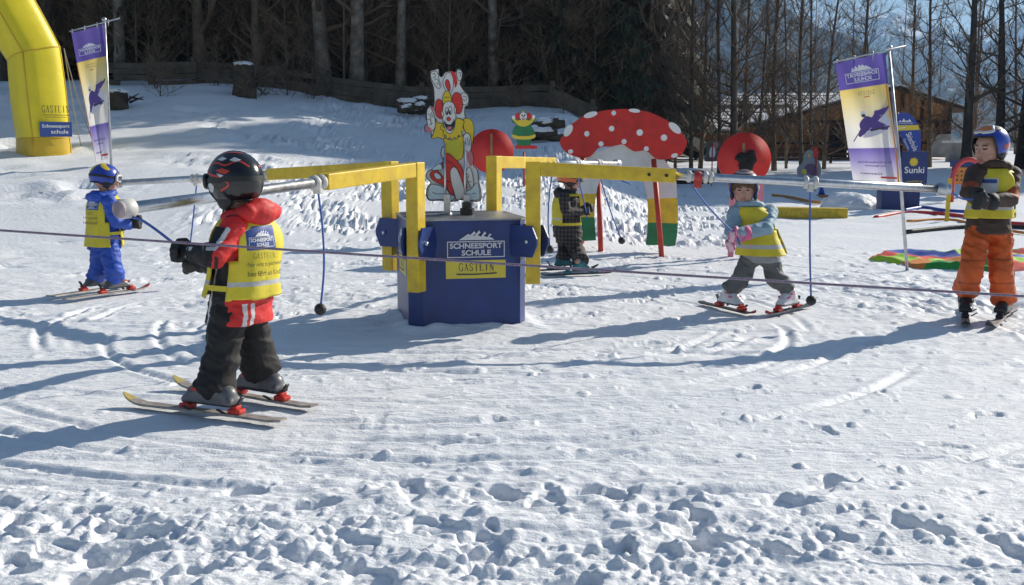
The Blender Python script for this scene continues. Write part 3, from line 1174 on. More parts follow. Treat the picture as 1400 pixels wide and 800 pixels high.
def stump(px, py, Y, r, h, label):
    p = at(px, py, Y)
    p.z = gz(p.x, Y)
    e = empty('tree_stump', p, label, 'tree stump')
    mb = MB()
    n = 18
    rings = []
    for j in range(7):
        t = j / 6
        for k in range(n):
            a = 6.283 * k / n
            rr = r * (1.25 - .35 * t ** .5 + .16 * mnoise.noise(Vector((math.cos(a) * 2, math.sin(a) * 2, t * 2 + px))) + .10 * mnoise.noise(Vector((math.cos(a) * 6, math.sin(a) * 6, t))))
            rings.append(p + Vector((rr * math.cos(a), rr * math.sin(a), -.15 + (h + .15) * t + (.08 * mnoise.noise(Vector((math.cos(a) * 3, math.sin(a) * 3, 9))) if j == 6 else 0))))
    f = [[j * n + k, j * n + (k + 1) % n, (j + 1) * n + (k + 1) % n, (j + 1) * n + k] for j in range(6) for k in range(n)]
    f.append([6 * n + k for k in range(n)])
    mb.add(rings, f)
    for k in range(5):
        a = rng.uniform(0, 6.28)
        mb.tube([p + Vector((r * math.cos(a), r * math.sin(a), rng.uniform(.1, h * .8))), p + Vector((r * 2.2 * math.cos(a), r * 2.2 * math.sin(a), rng.uniform(.0, h)))], [.03, .01], 5)
    mb.build('stump_body', STUMPW, e)
    mb = MB()
    v, f = lumpy(p + Vector((0, 0, h)), (r * .95, r * .95, .07), 3, .2)
    mb.add(v, f, 0, True)
    mb.build('snow_cap', SNOWCAP, e)


stump(335, 142, 25.6, .24, .72, 'tall broken tree stump with snow cap before the fence')
stump(160, 131, 23.5, .24, .34, 'low stump with flat snow cap beside the tall flag at the left')


def log_heap(px, py, Y, label, n, wid):
    p = at(px, py, Y)
    p.z = gz(p.x, Y)
    e = empty('log_heap', p, label, 'log heap')
    for k in range(n):
        a = rng.uniform(-.35, .35)
        L = wid * rng.uniform(.5, 1.0)
        c = p + Vector((rng.uniform(-.25, .25) * wid, rng.uniform(-.3, .3), .03 + .38 * k / n))
        d = Vector((math.cos(a), .3 * math.sin(a * 3), rng.uniform(-.15, .15))) * L / 2
        r = rng.uniform(.05, .10)
        lg, sn = MB(), MB()
        lg.tube([c - d, c - d * .3 + Vector((0, 0, rng.uniform(-.03, .03))), c + d * .4, c + d], [r * .7, r, r * 1.05, r * .8], 8)
        lo = lg.build('log', STUMPW, e)
        v, f = lumpy(c + Vector((0, 0, r * .75)), (L * rng.uniform(.2, .42), r * 1.1, .06), k, .6, 3.0, 20, 10)
        sn.add(v, f, 0, True)
        sn.build('snow_cap', SNOWCAP, lo, off=origin(lo))


log_heap(565, 158, 25.6, 'snow covered heap of dark logs left of the clown board', 6, .75)
log_heap(742, 186, 22.5, 'snow covered heap of branches right of the small green clown', 7, .9)
log_heap(945, 188, 30, 'long dark fallen log with snow under the row of bare trees', 4, 2.0)

# ------------------------------------------------------------------ shed and chalet behind the trees
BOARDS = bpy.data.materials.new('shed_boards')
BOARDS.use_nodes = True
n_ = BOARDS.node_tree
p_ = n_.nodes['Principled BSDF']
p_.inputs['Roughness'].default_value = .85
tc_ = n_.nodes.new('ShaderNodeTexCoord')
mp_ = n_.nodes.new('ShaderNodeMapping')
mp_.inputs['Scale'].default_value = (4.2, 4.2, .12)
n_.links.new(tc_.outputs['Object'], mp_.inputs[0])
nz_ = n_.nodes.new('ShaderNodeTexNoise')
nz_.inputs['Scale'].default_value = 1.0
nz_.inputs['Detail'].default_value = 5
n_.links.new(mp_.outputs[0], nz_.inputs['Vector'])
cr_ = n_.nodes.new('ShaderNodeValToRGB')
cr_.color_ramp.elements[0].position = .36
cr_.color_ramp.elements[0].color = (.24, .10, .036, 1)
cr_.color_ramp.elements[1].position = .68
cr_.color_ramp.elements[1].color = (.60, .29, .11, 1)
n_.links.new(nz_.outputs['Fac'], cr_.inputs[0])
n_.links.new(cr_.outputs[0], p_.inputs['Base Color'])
DARKWOOD = mat('dark_timber', (.045, .028, .018), .85, .4, 4, .3, 12)
GREYW = mat('grey_plaster', (.34, .34, .34), .8, .2, 3)

D = 58.0
LE, PK, RE = at(1046, 167, D), at(1224, 119, D), at(1312, 148, D)
gb = gz(8, D) - .1
sh = empty('timber_shed', (at(1200, 216, D).x, D, gb), 'brown timber shed with snow covered gable roof behind the bare trees', 'shed')
mb = MB()
x0, x1 = LE.x + .35, RE.x - .45


def roofz(x, a=LE, b=PK, c=RE):
    return a.z + (b.z - a.z) * (x - a.x) / (b.x - a.x) if x < b.x else b.z + (c.z - b.z) * (x - b.x) / (c.x - b.x)


n = 34
for i in range(n):                     # vertical boards of the gable
    xa, xb = x0 + (x1 - x0) * i / n, x0 + (x1 - x0) * (i + 1) / n - .012
    xm = (xa + xb) / 2
    zt = roofz(xm) - .12
    if 1268 < 700 + FPX * xm / D < 1300:
        zt = roofz(xm) - .12
    z0_ = gb
    if at(1143, 0, D).x < xm < at(1167, 0, D).x:
        z0_ = gb + 1.75
    if at(1283, 0, D).x < xm:
        z0_ = gb + 1.9
    mb.box((xm, D + .02 * (i % 2), (z0_ + zt) / 2), (xb - xa, .05, zt - z0_))
mb.box((x0 + .03, D + 4.1, (gb + LE.z) / 2), (.06, 8, LE.z - gb))
mb.box((x1 - .03, D + 4.1, (gb + RE.z) / 2), (.06, 8, RE.z - gb))
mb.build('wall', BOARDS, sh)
mb = MB()
for q in (x0 + .05, at(1170, 0, D).x, at(1205, 0, D).x, at(1240, 0, D).x, at(1268, 0, D).x, x1 - .06):
    mb.box((q, D - .06, (gb + roofz(q) - .2) / 2), (.16, .1, roofz(q) - .2 - gb))
mb.box(((x0 + x1) / 2, D - .13, gb + 1.85), (x1 - x0, .06, .16))
mb.box(((x0 + x1) / 2, D - .13, gb + .75), (x1 - x0, .05, .10))
mb.build('timber_frame', DARKWOOD, sh)
for c_, w_, d_ in (((at(1143, 0, D).x + at(1167, 0, D).x) / 2, 1.2, .6), ((at(1283, 0, D).x + x1) / 2, 1.3, 1.5)):
    mb = MB()
    mb.box((c_, D + d_, gb + .92), (w_, .04, 1.85))
    mb.build('doorway', BLACK, sh)
mb = MB()
mb.box(((at(1286, 0, D).x + x1) / 2 - .1, D - .25, gb + .62), (1.0, .05, 1.2))
mb.build('grey_sheet', GREYW, sh)
for s_, (a, b) in enumerate(((LE, PK), (PK, RE))):
    mb = MB()
    d = (b - a).normalized()
    nrm = Vector((-d.z, 0, d.x))
    aa = a + (-d * .3 if s_ == 0 else Vector((0, 0, 0)))
    bb = b + (d * .35 if s_ == 1 else Vector((0, 0, 0)))
    ctr = (aa + bb) / 2 + Vector((0, 3.9, -.04))
    mb.box(ctr, ((bb - aa).length, 9.0, .14), 0, (d, Y3, nrm))
    r = mb.build('roof', DARKWOOD, sh)
    mb = MB()
    mb.box(ctr + nrm * .13 + Vector((0, .12, 0)), ((bb - aa).length - .08, 8.9, .10), 0, (d, Y3, nrm), .04)
    mb.build('roof_snow', SNOWCAP, r, off=origin(r))

D = 74.0
ch = empty('chalet', (at(1040, 0, D).x, D, gz(at(1040, 0, D).x, D)), 'low chalet with snow striped roof left of the timber shed', 'house')
EL, ER = at(925, 179, D), at(1168, 171, D)
ez = EL.z
RL, RR_ = at(1000, 128, D + 10), at(1172, 120, D + 10)
rz_ = RL.z
mb = MB()
g0 = gz(EL.x, D) - .3
mb.box(((EL.x + ER.x) / 2 + .3, D + 9.6, (g0 + ez) / 2), (ER.x - EL.x - 1.4, 17.6, ez - g0))
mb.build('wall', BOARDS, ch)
mb = MB()
v = [(EL.x, D, ez), (ER.x + .6, D, ez), (RR_.x, D + 10, rz_), (RL.x, D + 10, rz_), (EL.x, D + 20, ez), (ER.x + .6, D + 20, ez)]
lo = [(a, b, c - .15) for a, b, c in v]
mb.add(v + lo, [[0, 1, 2, 3], [3, 2, 5, 4], [0, 3, 4], [1, 5, 2], [6, 10, 11, 7], [0, 6, 7, 1], [0, 4, 10, 6], [1, 7, 11, 5], [4, 5, 11, 10]])
rf = mb.build('roof', DARKWOOD, ch)
mb = MB()
nb = 11
for i in range(nb):
    t0, t1 = (i + .12) / nb, (i + .80) / nb
    if i == 6:
        continue
    def rp_(t, e):
        a = Vector((EL.x, D, ez)).lerp(Vector((RL.x, D + 10, rz_)), t)
        b = Vector((ER.x + .6, D, ez)).lerp(Vector((RR_.x, D + 10, rz_)), t)
        return a + Vector((.1, -.02, .0)), b + Vector((-.1, -.02, .0))
    a0, b0 = rp_(t0, 0)
    a1, b1 = rp_(t1, 0)
    up = Vector((0, -.05, .09))
    vv = [a0, b0, b1, a1, a0 + up, b0 + up, b1 + up, a1 + up]
    mb.add(vv, [[4, 5, 6, 7], [0, 1, 5, 4], [1, 2, 6, 5], [2, 3, 7, 6], [3, 0, 4, 7]])
mb.build('roof_snow', SNOWCAP, rf, off=origin(rf))

D = 52.0
p = at(1322, 216, D)
hu = empty('grey_hut', (p.x, D, gz(p.x, D)), 'small pale grey hut with flat roof behind the child in the brown jacket', 'hut')
mb = MB()
mb.box((p.x, D + .6, gz(p.x, D) + .45), (1.1, 1.2, .95))
mb.build('wall', GREYW, hu)
mb = MB()
mb.box((p.x, D + .6, gz(p.x, D) + .98), (1.4, 1.5, .10), bev=.02)
mb.build('roof', SNOWCAP, hu)

mb = MB()
D = 300.0
pb, pt_ = at(1335, 205, D), at(1335, 140, D)
hw = 1.5
for sx in (-1, 1):
    for sy in (-1, 1):
        mb.beam(pb + Vector((sx * hw, sy * hw, -1)), pt_ + Vector((sx * .2, sy * .2, 0)), .16, .16)
for k in range(7):
    t = k / 7
    a, b = pb.lerp(pt_, t), pb.lerp(pt_, t + 1 / 7)
    w0, w1 = hw * (1 - t) + .2 * t, hw * (1 - t - 1 / 7) + .2 * (t + 1 / 7)
    mb.beam(a + Vector((-w0, -w0, 0)), b + Vector((w1, -w1, 0)), .12, .1)
    mb.beam(a + Vector((w0, -w0, 0)), b + Vector((-w1, -w1, 0)), .12, .1)
for z, L in ((.62, 2.6), (.8, 2.0)):
    c = pb.lerp(pt_, z)
    mb.beam(c - X3 * L, c + X3 * L, .16, .2)
mb.build('lattice_pylon', GALV, label='thin steel power pylon far behind the boy in orange trousers', cat='pylon', base=pb)

# a rail fence before the shed
D = 50.0
rp = [at(px, 212, D) for px in (1046, 1076, 1106, 1136, 1166)]
for q in rp:
    q.z = gz(q.x, D)
rfn = empty('rail_fence', rp[2], 'dark low rail fence at the foot of the timber shed', 'fence')
for q in rp:
    mb = MB()
    mb.beam(q - Z3 * .2, q + Z3 * .72, .1, .1, up=(0, 1, 0))
    mb.build('post', DARKWOOD, rfn)
for k in (.18, .40, .62):
    mb = MB()
    mb.beam(rp[0] + Vector((0, -.08, k)), rp[-1] + Vector((0, -.08, k)), .04, .11)
    mb.build('rail', DARKWOOD, rfn)

# ------------------------------------------------------------------ inflatable arch
ARCHM = mat('yellow_arch_cloth', (.74, .60, .015), .38, .06, 3, .15, 5)
ARCHD = mat('ochre_arch_cloth', (.58, .38, .02), .42, .1, 4, .15, 6)
D = 18.5
b0 = ground(60, 209, 18)
D = b0.y
pA = [Vector((b0.x, D, b0.z - .15)), Vector((b0.x, D, b0.z + .24)), at(46, 74, D), at(-18, -38, D)]
cx_ = pA[3].x - 1.6
pts = pA + [Vector((2 * cx_ - q.x, q.y, q.z)) for q in reversed(pA)]
ar = empty('inflatable_arch', b0, 'big yellow inflatable arch with ochre foot standing on the snow', 'arch')
HW, NS, TURN = .375, 28, R(43)


def arch_ring(i):
    P = pts
    t0 = (P[i] - P[i - 1]).normalized() if i else (P[1] - P[0]).normalized()
    t1 = (P[i + 1] - P[i]).normalized() if i < len(P) - 1 else t0
    t = (t0 + t1).normalized()
    sc = 1 / max(.5, t.dot(t1))
    side = Vector((t.z, 0, -t.x))
    ring = []
    for k in range(NS):
        a = 2 * math.pi * k / NS + .18
        ca, sa = math.cos(a), math.sin(a)
        q = (abs(ca) ** 3.4 + abs(sa) ** 3.4) ** (-1 / 3.4)
        xa, ya = HW * q * (ca * math.cos(TURN) - sa * math.sin(TURN)), HW * q * (ca * math.sin(TURN) + sa * math.cos(TURN))
        ring.append(P[i] + side * (xa * sc) + Y3 * ya)
    return ring


body, feet_, seam = MB(), [MB(), MB()], MB()
rings = [arch_ring(i) for i in range(len(pts))]
for i in range(len(pts) - 1):
    # each straight bay bulges a little between its seams
    R0, R1 = rings[i], rings[i + 1]
    steps = 6 if i not in (0, len(pts) - 2) else 3
    vs = []
    for s_ in range(steps + 1):
        t = s_ / steps
        c = pts[i].lerp(pts[i + 1], t)
        for k in range(NS):
            q = R0[k].lerp(R1[k], t)
            vs.append(c + (q - c) * (1 + (.05 if steps == 6 else .03) * math.sin(math.pi * t)))
    f = [[s_ * NS + k, s_ * NS + (k + 1) % NS, (s_ + 1) * NS + (k + 1) % NS, (s_ + 1) * NS + k] for s_ in range(steps) for k in range(NS)]
    (feet_[0] if i == 0 else feet_[1] if i == len(pts) - 2 else body).add(vs, f, 0, True)
    if i > 0:
        seam.tube(rings[i], .012, 5, 0, closed=True)
    for k in (3, 10, 17, 24):
        seam.tube([vs[s_ * NS + k] for s_ in range(steps + 1)], .012, 5, 0)
body.build('tube_body', ARCHM, ar)
for q in feet_:
    q.build('foot', ARCHD, ar)
seam.build('seam', ARCHD, ar)
mb = MB()
art = Art()
art.serif('GASTEIN', -.20, .37, .24, .48, 1)
art.rect(-.20, .325, .24, .334, 1)
art.rect(-.16, .292, .18, .300, 1)
art.rect(-.26, -.02, .26, .22, 0)
art.text('Schneesport', -.22, .11, .22, .18, 2, .01)
art.text('schule', -.08, .03, .2, .095, 2, .01)
tn = Vector((math.sin(TURN), -math.cos(TURN), 0))
tu = Vector((math.cos(TURN), math.sin(TURN), 0))
lo_ = Vector((b0.x, D, b0.z + .28)) + tn * (HW * 1.035)
art.emit(mb, flat(lo_ + tu * .06, tu, Z3, tn, .006, .0008))
mb.build('lettering_patch', [mat('patch_blue', (.02, .06, .24), .5), mat('print_black', (.02, .018, .02), .5), WHITE], ar)
ROPE = mat('grey_cord', (.25, .23, .2), .8)
for tgt in ((112, 205), (128, 196)):
    mb = MB()
    g = ground(tgt[0], tgt[1], 20)
    a = pA[2] + Vector((.46, .1, .1))
    mb.tube([a.lerp(g, t) - Z3 * .12 * math.sin(math.pi * t) for t in np.linspace(0, 1, 8)], .008, 4)
    mb.build('guy_rope', ROPE, ar)

# ------------------------------------------------------------------ cloth banners
def banner_cloth_mat(name):
    m = bpy.data.materials.new(name)
    m.use_nodes = True
    n = m.node_tree
    p = n.nodes['Principled BSDF']
    p.inputs['Roughness'].default_value = .75
    uv = n.nodes.new('ShaderNodeUVMap')
    s = n.nodes.new('ShaderNodeSeparateXYZ')
    n.links.new(uv.outputs[0], s.inputs[0])
    cr = n.nodes.new('ShaderNodeValToRGB')
    e = cr.color_ramp.elements
    e[1].position = 1.0
    for pos, c in ((.0, (.72, .72, .76)), (.17, (.34, .30, .58)), (.272, (.16, .12, .42)), (.275, (.74, .73, .74)), (.45, (.76, .74, .68)), (.62, (.76, .66, .36)), (.765, (.74, .57, .16)), (.768, (.115, .085, .36)), (1.0, (.13, .10, .38))):
        if pos == 0.0:
            q = e[0]
        elif pos == 1.0:
            q = e[len(e) - 1]
        else:
            q = e.new(pos)
        q.position = pos
        q.color = (*c, 1)
    n.links.new(s.outputs['Y'], cr.inputs[0])
    n.links.new(cr.outputs[0], p.inputs['Base Color'])
    tr_ = n.nodes.new('ShaderNodeBsdfTranslucent')
    n.links.new(cr.outputs[0], tr_.inputs[0])
    ms = n.nodes.new('ShaderNodeMixShader')
    ms.inputs[0].default_value = .45
    out = n.nodes['Material Output']
    n.links.new(p.outputs[0], ms.inputs[1])
    n.links.new(tr_.outputs[0], ms.inputs[2])
    n.links.new(ms.outputs[0], out.inputs[0])
    return m


PRINT_W = mat('print_white', (.80, .80, .82), .6)
PRINT_P = mat('print_purple', (.10, .06, .26), .6)
PRINT_K = mat('print_dark', (.06, .05, .09), .6)
PRINT_R = mat('print_red', (.6, .05, .04), .6)
PRINT_Y = mat('print_yellow', (.75, .55, .05), .6)
PRINT_S = mat('print_spray', (.62, .60, .68), .6)
EDGE_O = mat('orange_hem', (.68, .25, .04), .6)
CLOTHM = banner_cloth_mat('banner_print')


def banner(label, D, base, ptop, bar, quad, prad):
    """quad: TL TR BR BL pixel bearings of the cloth seen from its back, so its print reads mirrored"""
    g = base
    e = empty('banner_flag', g, label, 'banner', None)
    mb = MB()
    top = at(*ptop, D)
    mb.tube([g - Z3 * .15, g.lerp(top, .5), top], [prad, prad, prad * .8], 8)
    mb.build('pole', GALV, e)
    mb = MB()
    a, b = at(*bar[0], D - .04), at(*bar[1], D - .04)
    mb.tube([a, b], prad * .6, 6)
    mb.ball(top + Vector((0, -.02, 0)), prad * 1.8, 0)
    for t in (.05, .3, .55, .78):
        c = a.lerp(b, t)
        mb.tube([c + Vector((0, .0, prad)), c - Z3 * .07], prad * .35, 4)
    mb.build('crossbar', GALV, e)
    C = [at(*q, D - .05) for q in quad]
    Wd = (C[1] - C[0]).length
    Ht = (C[0] - C[3]).length

    def surf(u, v, off=0.0):
        p = (C[3].lerp(C[2], u)).lerp(C[0].lerp(C[1], u), v)
        bil = .05 * Wd * math.sin(v * 5.0 + u * 3 + D) + .09 * Wd * math.sin(u * math.pi) * (1 - v * .6) + .02 * Wd * math.sin(u * 13 + v * 7)
        return p + Vector((0, -bil - off, 0))
    nu, nv = 10, 28
    v = [surf(i / nu, j / nv) for j in range(nv + 1) for i in range(nu + 1)]
    f = [[j * (nu + 1) + i, j * (nu + 1) + i + 1, (j + 1) * (nu + 1) + i + 1, (j + 1) * (nu + 1) + i] for j in range(nv) for i in range(nu)]
    mb = MB()
    mb.add(v, f, 0, True)
    cl = mb.build('cloth', [CLOTHM], e)
    uvl = cl.data.uv_layers.new(name='UVMap')
    for lp in cl.data.loops:
        k = lp.vertex_index
        uvl.data[lp.index].uv = ((k % (nu + 1)) / nu, (k // (nu + 1)) / nv)
    art = Art()
    k = Ht / Wd                                     # y units per x unit
    lg = Art()
    lg.logo(0, 0, 1, 0, 0, plate=False)
    for (vv, ff, m) in lg.it:
        art.raw(np.stack([.16 + vv[:, 0] * .70, .81 + vv[:, 1] * .70 / k], 1), ff, 0)
    sg = Art()
    sg.serif('GASTEIN', .32, .705, .68, .735, 2)
    art.it += sg.it
    art.line([(.44, .69), (.56, .688)], .006, 3)
    # skier leaning into a turn, spray behind
    art.poly([(.30, .36), (.52, .37), (.75, .40), (.92, .47), (.80, .53), (.62, .52), (.5, .45), (.36, .40)], 5, 4)
    art.poly([(.30, .50), (.42, .535), (.55, .52), (.74, .545), (.90, .57), (.88, .59), (.70, .575), (.60, .565), (.62, .50), (.80, .455), (.84, .42), (.72, .415), (.60, .43), (.46, .42), (.36, .435), (.27, .43), (.22, .385), (.26, .365), (.29, .395), (.26, .46)], 1, 3)
    art.disc((.36, .555), .055, .055 / k, 0)
    art.disc((.36, .54), .045, .03 / k, 2)
    art.line([(.22, .39), (.12, .33)], .012, 1)
    art.line([(.90, .58), (.94, .60)], .02, 2)
    art.line([(.46, .415), (.88, .44)], .014, 2)
    art.text('Ski und Snowboardschule', .16, .150, .86, .168, 6, .015)
    art.text('Dorfgastein', .30, .118, .72, .136, 6, .015)
    art.text('Gastein', .40, .055, .84, .073, 6, .015)
    art.rect(.56, .028, .92, .043, 3)
    art.rect(.93, .0, .965, .765, 4) if D < 14 else art.rect(.0, .0, .035, .765, 4)
    flip = Art()
    for (vv, ff, m) in art.it:
        flip.raw(np.stack([1 - vv[:, 0], vv[:, 1]], 1) if m == 6 or (m in (0, 2, 3) and vv[:, 1].min() > .6) else vv, ff, m)
    mb = MB()
    flip.emit(mb, lambda p, kk: surf(p[0], p[1], .002 + .0003 * kk), .12)
    pr = mb.build('print', [PRINT_W, PRINT_P, PRINT_K, PRINT_R, EDGE_O, PRINT_S, PRINT_P], cl, off=origin(cl))


gb_ = ground(1243, 371, 10)
banner('tall purple and yellow skier banner before the timber shed, mirrored lettering', gb_.y, gb_, (1215, 66), ((1139, 85), (1238, 63)),
       [(1141, 87), (1211, 72), (1230, 250), (1167, 246)], .016)
gl_ = ground(152, 226, 16)
banner('tall purple and yellow skier banner beside the yellow inflatable arch, mirrored lettering', gl_.y, gl_, (143, 27), ((95, 43), (163, 25)),
       [(98, 45), (142, 33), (151, 217), (131, 221)], .02)

# teardrop flag
p0 = ground(1250, 286, 17)
D = p0.y + .3
tf = empty('teardrop_flag', p0, 'blue teardrop flag with yellow stripe behind the banner before the shed', 'flag')
k6 = lambda cx, cy: (1130 + cx / 3.335, 60 + cy / 3.335)
ol = catmull([k6(*q) for q in ((330, 372), (310, 350), (318, 325), (345, 314), (375, 318), (405, 345), (425, 390), (431, 440), (426, 490), (400, 500), (375, 490), (352, 455), (338, 415))], 5, True)
mb = MB()
v2 = [(at(q[0], q[1], D).x, at(q[0], q[1], D).z) for q in ol]
mb.prism(v2, (0, D, 0), X3, Z3, -Y3, .012, 0)
FLAGB = mat('flag_blue', (.035, .07, .33), .6, .1, 4)
art = Art()
K = lambda cx, cy: (at(*k6(cx, cy), D).x, at(*k6(cx, cy), D).z)
art.poly([K(312, 372), K(418, 370), K(424, 392), K(330, 396)], 1)
art.poly([K(330, 383), K(360, 380), K(360, 384), K(330, 387)], 2)
for q in ((336, 352), (352, 343), (366, 352), (378, 346)):
    art.poly([K(q[0] - 9, 356), K(q[0], q[1] - 4), K(q[0] + 9, 356)], 2)
a, b = K(326, 366), K(396, 359)
art.text('SCHNEESPORT', a[0], a[1], b[0], b[1], 2)
c0 = K(360, 412)
art.text('Skischule', c0[0], c0[1], c0[0] + .34, c0[1] + .10, 2, .01, rot=-1.1)
c0 = K(348, 436)
art.text('Gastein', c0[0], c0[1], c0[0] + .2, c0[1] + .045, 2, .0, rot=-1.1)
art.emit(mb, flat((0, D, 0), X3, Z3, -Y3, .003, .0005))
mb.build('cloth', [FLAGB, PRINT_Y, PRINT_W], tf)
mb = MB()
mb.tube(catmull([Vector((p0.x, D + .02, p0.z - .1)), at(1241, 200, D + .02), at(1225, 172, D + .02), at(1228, 154, D + .02)], 6), .012, 6)
mb.build('pole', GALV, tf)

# blue information stand with sun emblem
p0 = ground(1232, 288, 17)
D = p0.y
NAVY = mat('navy_board', (.022, .04, .16), .5, .12, 5)
st = empty('sign_stand', p0, 'dark blue sign stand with yellow sun emblem under the teardrop flag', 'sign')
mb = MB()
a, b = at(1232, 252, D + .1), at(1270, 207, D + .1)
mb.box(((a.x + b.x) / 2, D + .14, (a.z + b.z) / 2), (b.x - a.x, .06, b.z - a.z), bev=.01)
art = Art()
cx, cz = a.x + .20, b.z - .18
v = []
for k in range(24):
    r = .085 if k % 2 == 0 else .055
    v.append((cx + r * math.cos(6.283 * k / 24), cz + r * math.sin(6.283 * k / 24)))
art.poly(v, 1)
art.text('Sunki', a.x + .05, b.z - .37, b.x - .06, b.z - .26, 2, .012)
art.text('mobild.at', a.x + .10, a.z + .03, b.x - .08, a.z + .07, 1)
art.emit(mb, flat((0, D + .11, 0), X3, Z3, -Y3, .003, .0006))
mb.build('board', [NAVY, PRINT_Y, PRINT_W, PRINT_K], st)
for (xa, xb, ya, yb, dd) in ((1205, 1234, 259, 289, 0), (1236, 1259, 252, 286, .25)):
    mb = MB()
    a, b = at(xa, yb, D + dd), at(xb, ya, D + dd)
    mb.box(((a.x + b.x) / 2, D + dd + .15, (a.z + b.z) / 2), (b.x - a.x, .3, b.z - a.z + .05), bev=.02)
    mb.build('base_block', NAVY, st)

# ------------------------------------------------------------------ play figures and game boards
# mushroom gate
D = 11.75
KM = .002262 * 1.0
mo = at(680, 360, D)
mx_ = lambda c: ((c[0]) * KM, (800 - c[1]) * KM)
g = ground(862, 336, 11.5)
mg = empty('mushroom_gate', Vector((at(862, 336, D).x, D, gz(.9, D))), 'red toadstool gate with white spots and painted arch legs', 'play gate')
cap = catmull([mx_(c) for c in ((295, 222), (312, 195), (345, 150), (405, 108), (480, 86), (560, 76), (640, 77), (720, 93), (800, 131), (850, 170), (884, 212), (890, 238), (870, 282), (835, 302), (790, 309), (757, 309),
              (735, 297), (715, 278), (698, 266), (672, 270), (645, 272), (618, 257), (592, 240), (562, 243), (530, 250), (500, 250), (472, 260), (442, 292), (420, 300), (380, 300), (330, 280), (302, 252))], 4, True)
mb = MB()
mb.prism(cap, mo, X3, Z3, -Y3, .035, 0, 2)
art = Art()
for c, rx, ry, ro in (((437, 102), 33, 13, .28), ((545, 94), 11, 11, 0), ((642, 83), 27, 9, -.1), ((333, 175), 17, 31, -.55), ((420, 190), 12, 13, 0), ((536, 166), 13, 13, 0), ((668, 184), 15, 15, 0),
                      ((595, 226), 12, 12, 0), ((487, 237), 12, 12, 0), ((700, 260), 12, 12, 0), ((782, 208), 15, 15, 0), ((832, 163), 36, 17, -.72), ((345, 272), 12, 10, 0), ((833, 291), 16, 10, .3)):
    q = mx_(c)
    art.disc(q, rx * KM, ry * KM, 1, 20, None, 1, ro)
art.emit(mb, flat(mo, X3, Z3, -Y3, .002, 0))
CAPRED = mat('toadstool_red', (.55, .022, .016), .55, .22, 5, .15, 30)
OFFW = mat('off_white_board', (.62, .63, .62), .6, .1, 5)
mb.build('cap', [CAPRED, WHITE, WOOD], mg)
legs = [((395, 300), (350, 360), (334, 420), (328, 471), (470, 471), (474, 440), (495, 385), (540, 346), (585, 336), (640, 350), (675, 385), (700, 440), (712, 495), (852, 490), (848, 420), (838, 385), (815, 345), (780, 300), (590, 235)),
        ((328, 471), (326, 530), (328, 582), (461, 582), (462, 530), (470, 471)), ((712, 495), (716, 545), (716, 607), (858, 612), (858, 550), (852, 490)),
        ((328, 582), (326, 640), (322, 690), (390, 697), (470, 692), (466, 640), (461, 582)), ((716, 607), (714, 660), (708, 712), (735, 716), (775, 714), (815, 722), (848, 718), (856, 665), (858, 612))]
mb = MB()
for poly, mi in zip(legs, (0, 1, 1, 2, 2)):
    mb.prism([mx_(c) for c in poly], mo + Y3 * .04, X3, Z3, -Y3, .03, mi, 3)
mb.build('arch_legs', [OFFW, YEL, GREEN, WOOD], mg)
REDPOLE = mat('red_pole_paint', (.50, .04, .02), .5, .2, 12)
for (a, b, dd) in (((743, 305), (786, 772), -.10), ((405, 300), (402, 700), -.08), ((481, 408), (493, 728), .3)):
    top = at(680 + a[0] / 3.478, 130 + a[1] / 3.478, D + (dd if dd < 0 else .08))
    q = ground(680 + b[0] / 3.478, 130 + b[1] / 3.478, D)
    if dd > 0:
        q = at(680 + b[0] / 3.478, 130 + b[1] / 3.478, D - .1)
    mb = MB()
    mb.tube([top, Vector((q.x, q.y, q.z - .1))], .028, 8)
    mb.build('post', REDPOLE, mg)

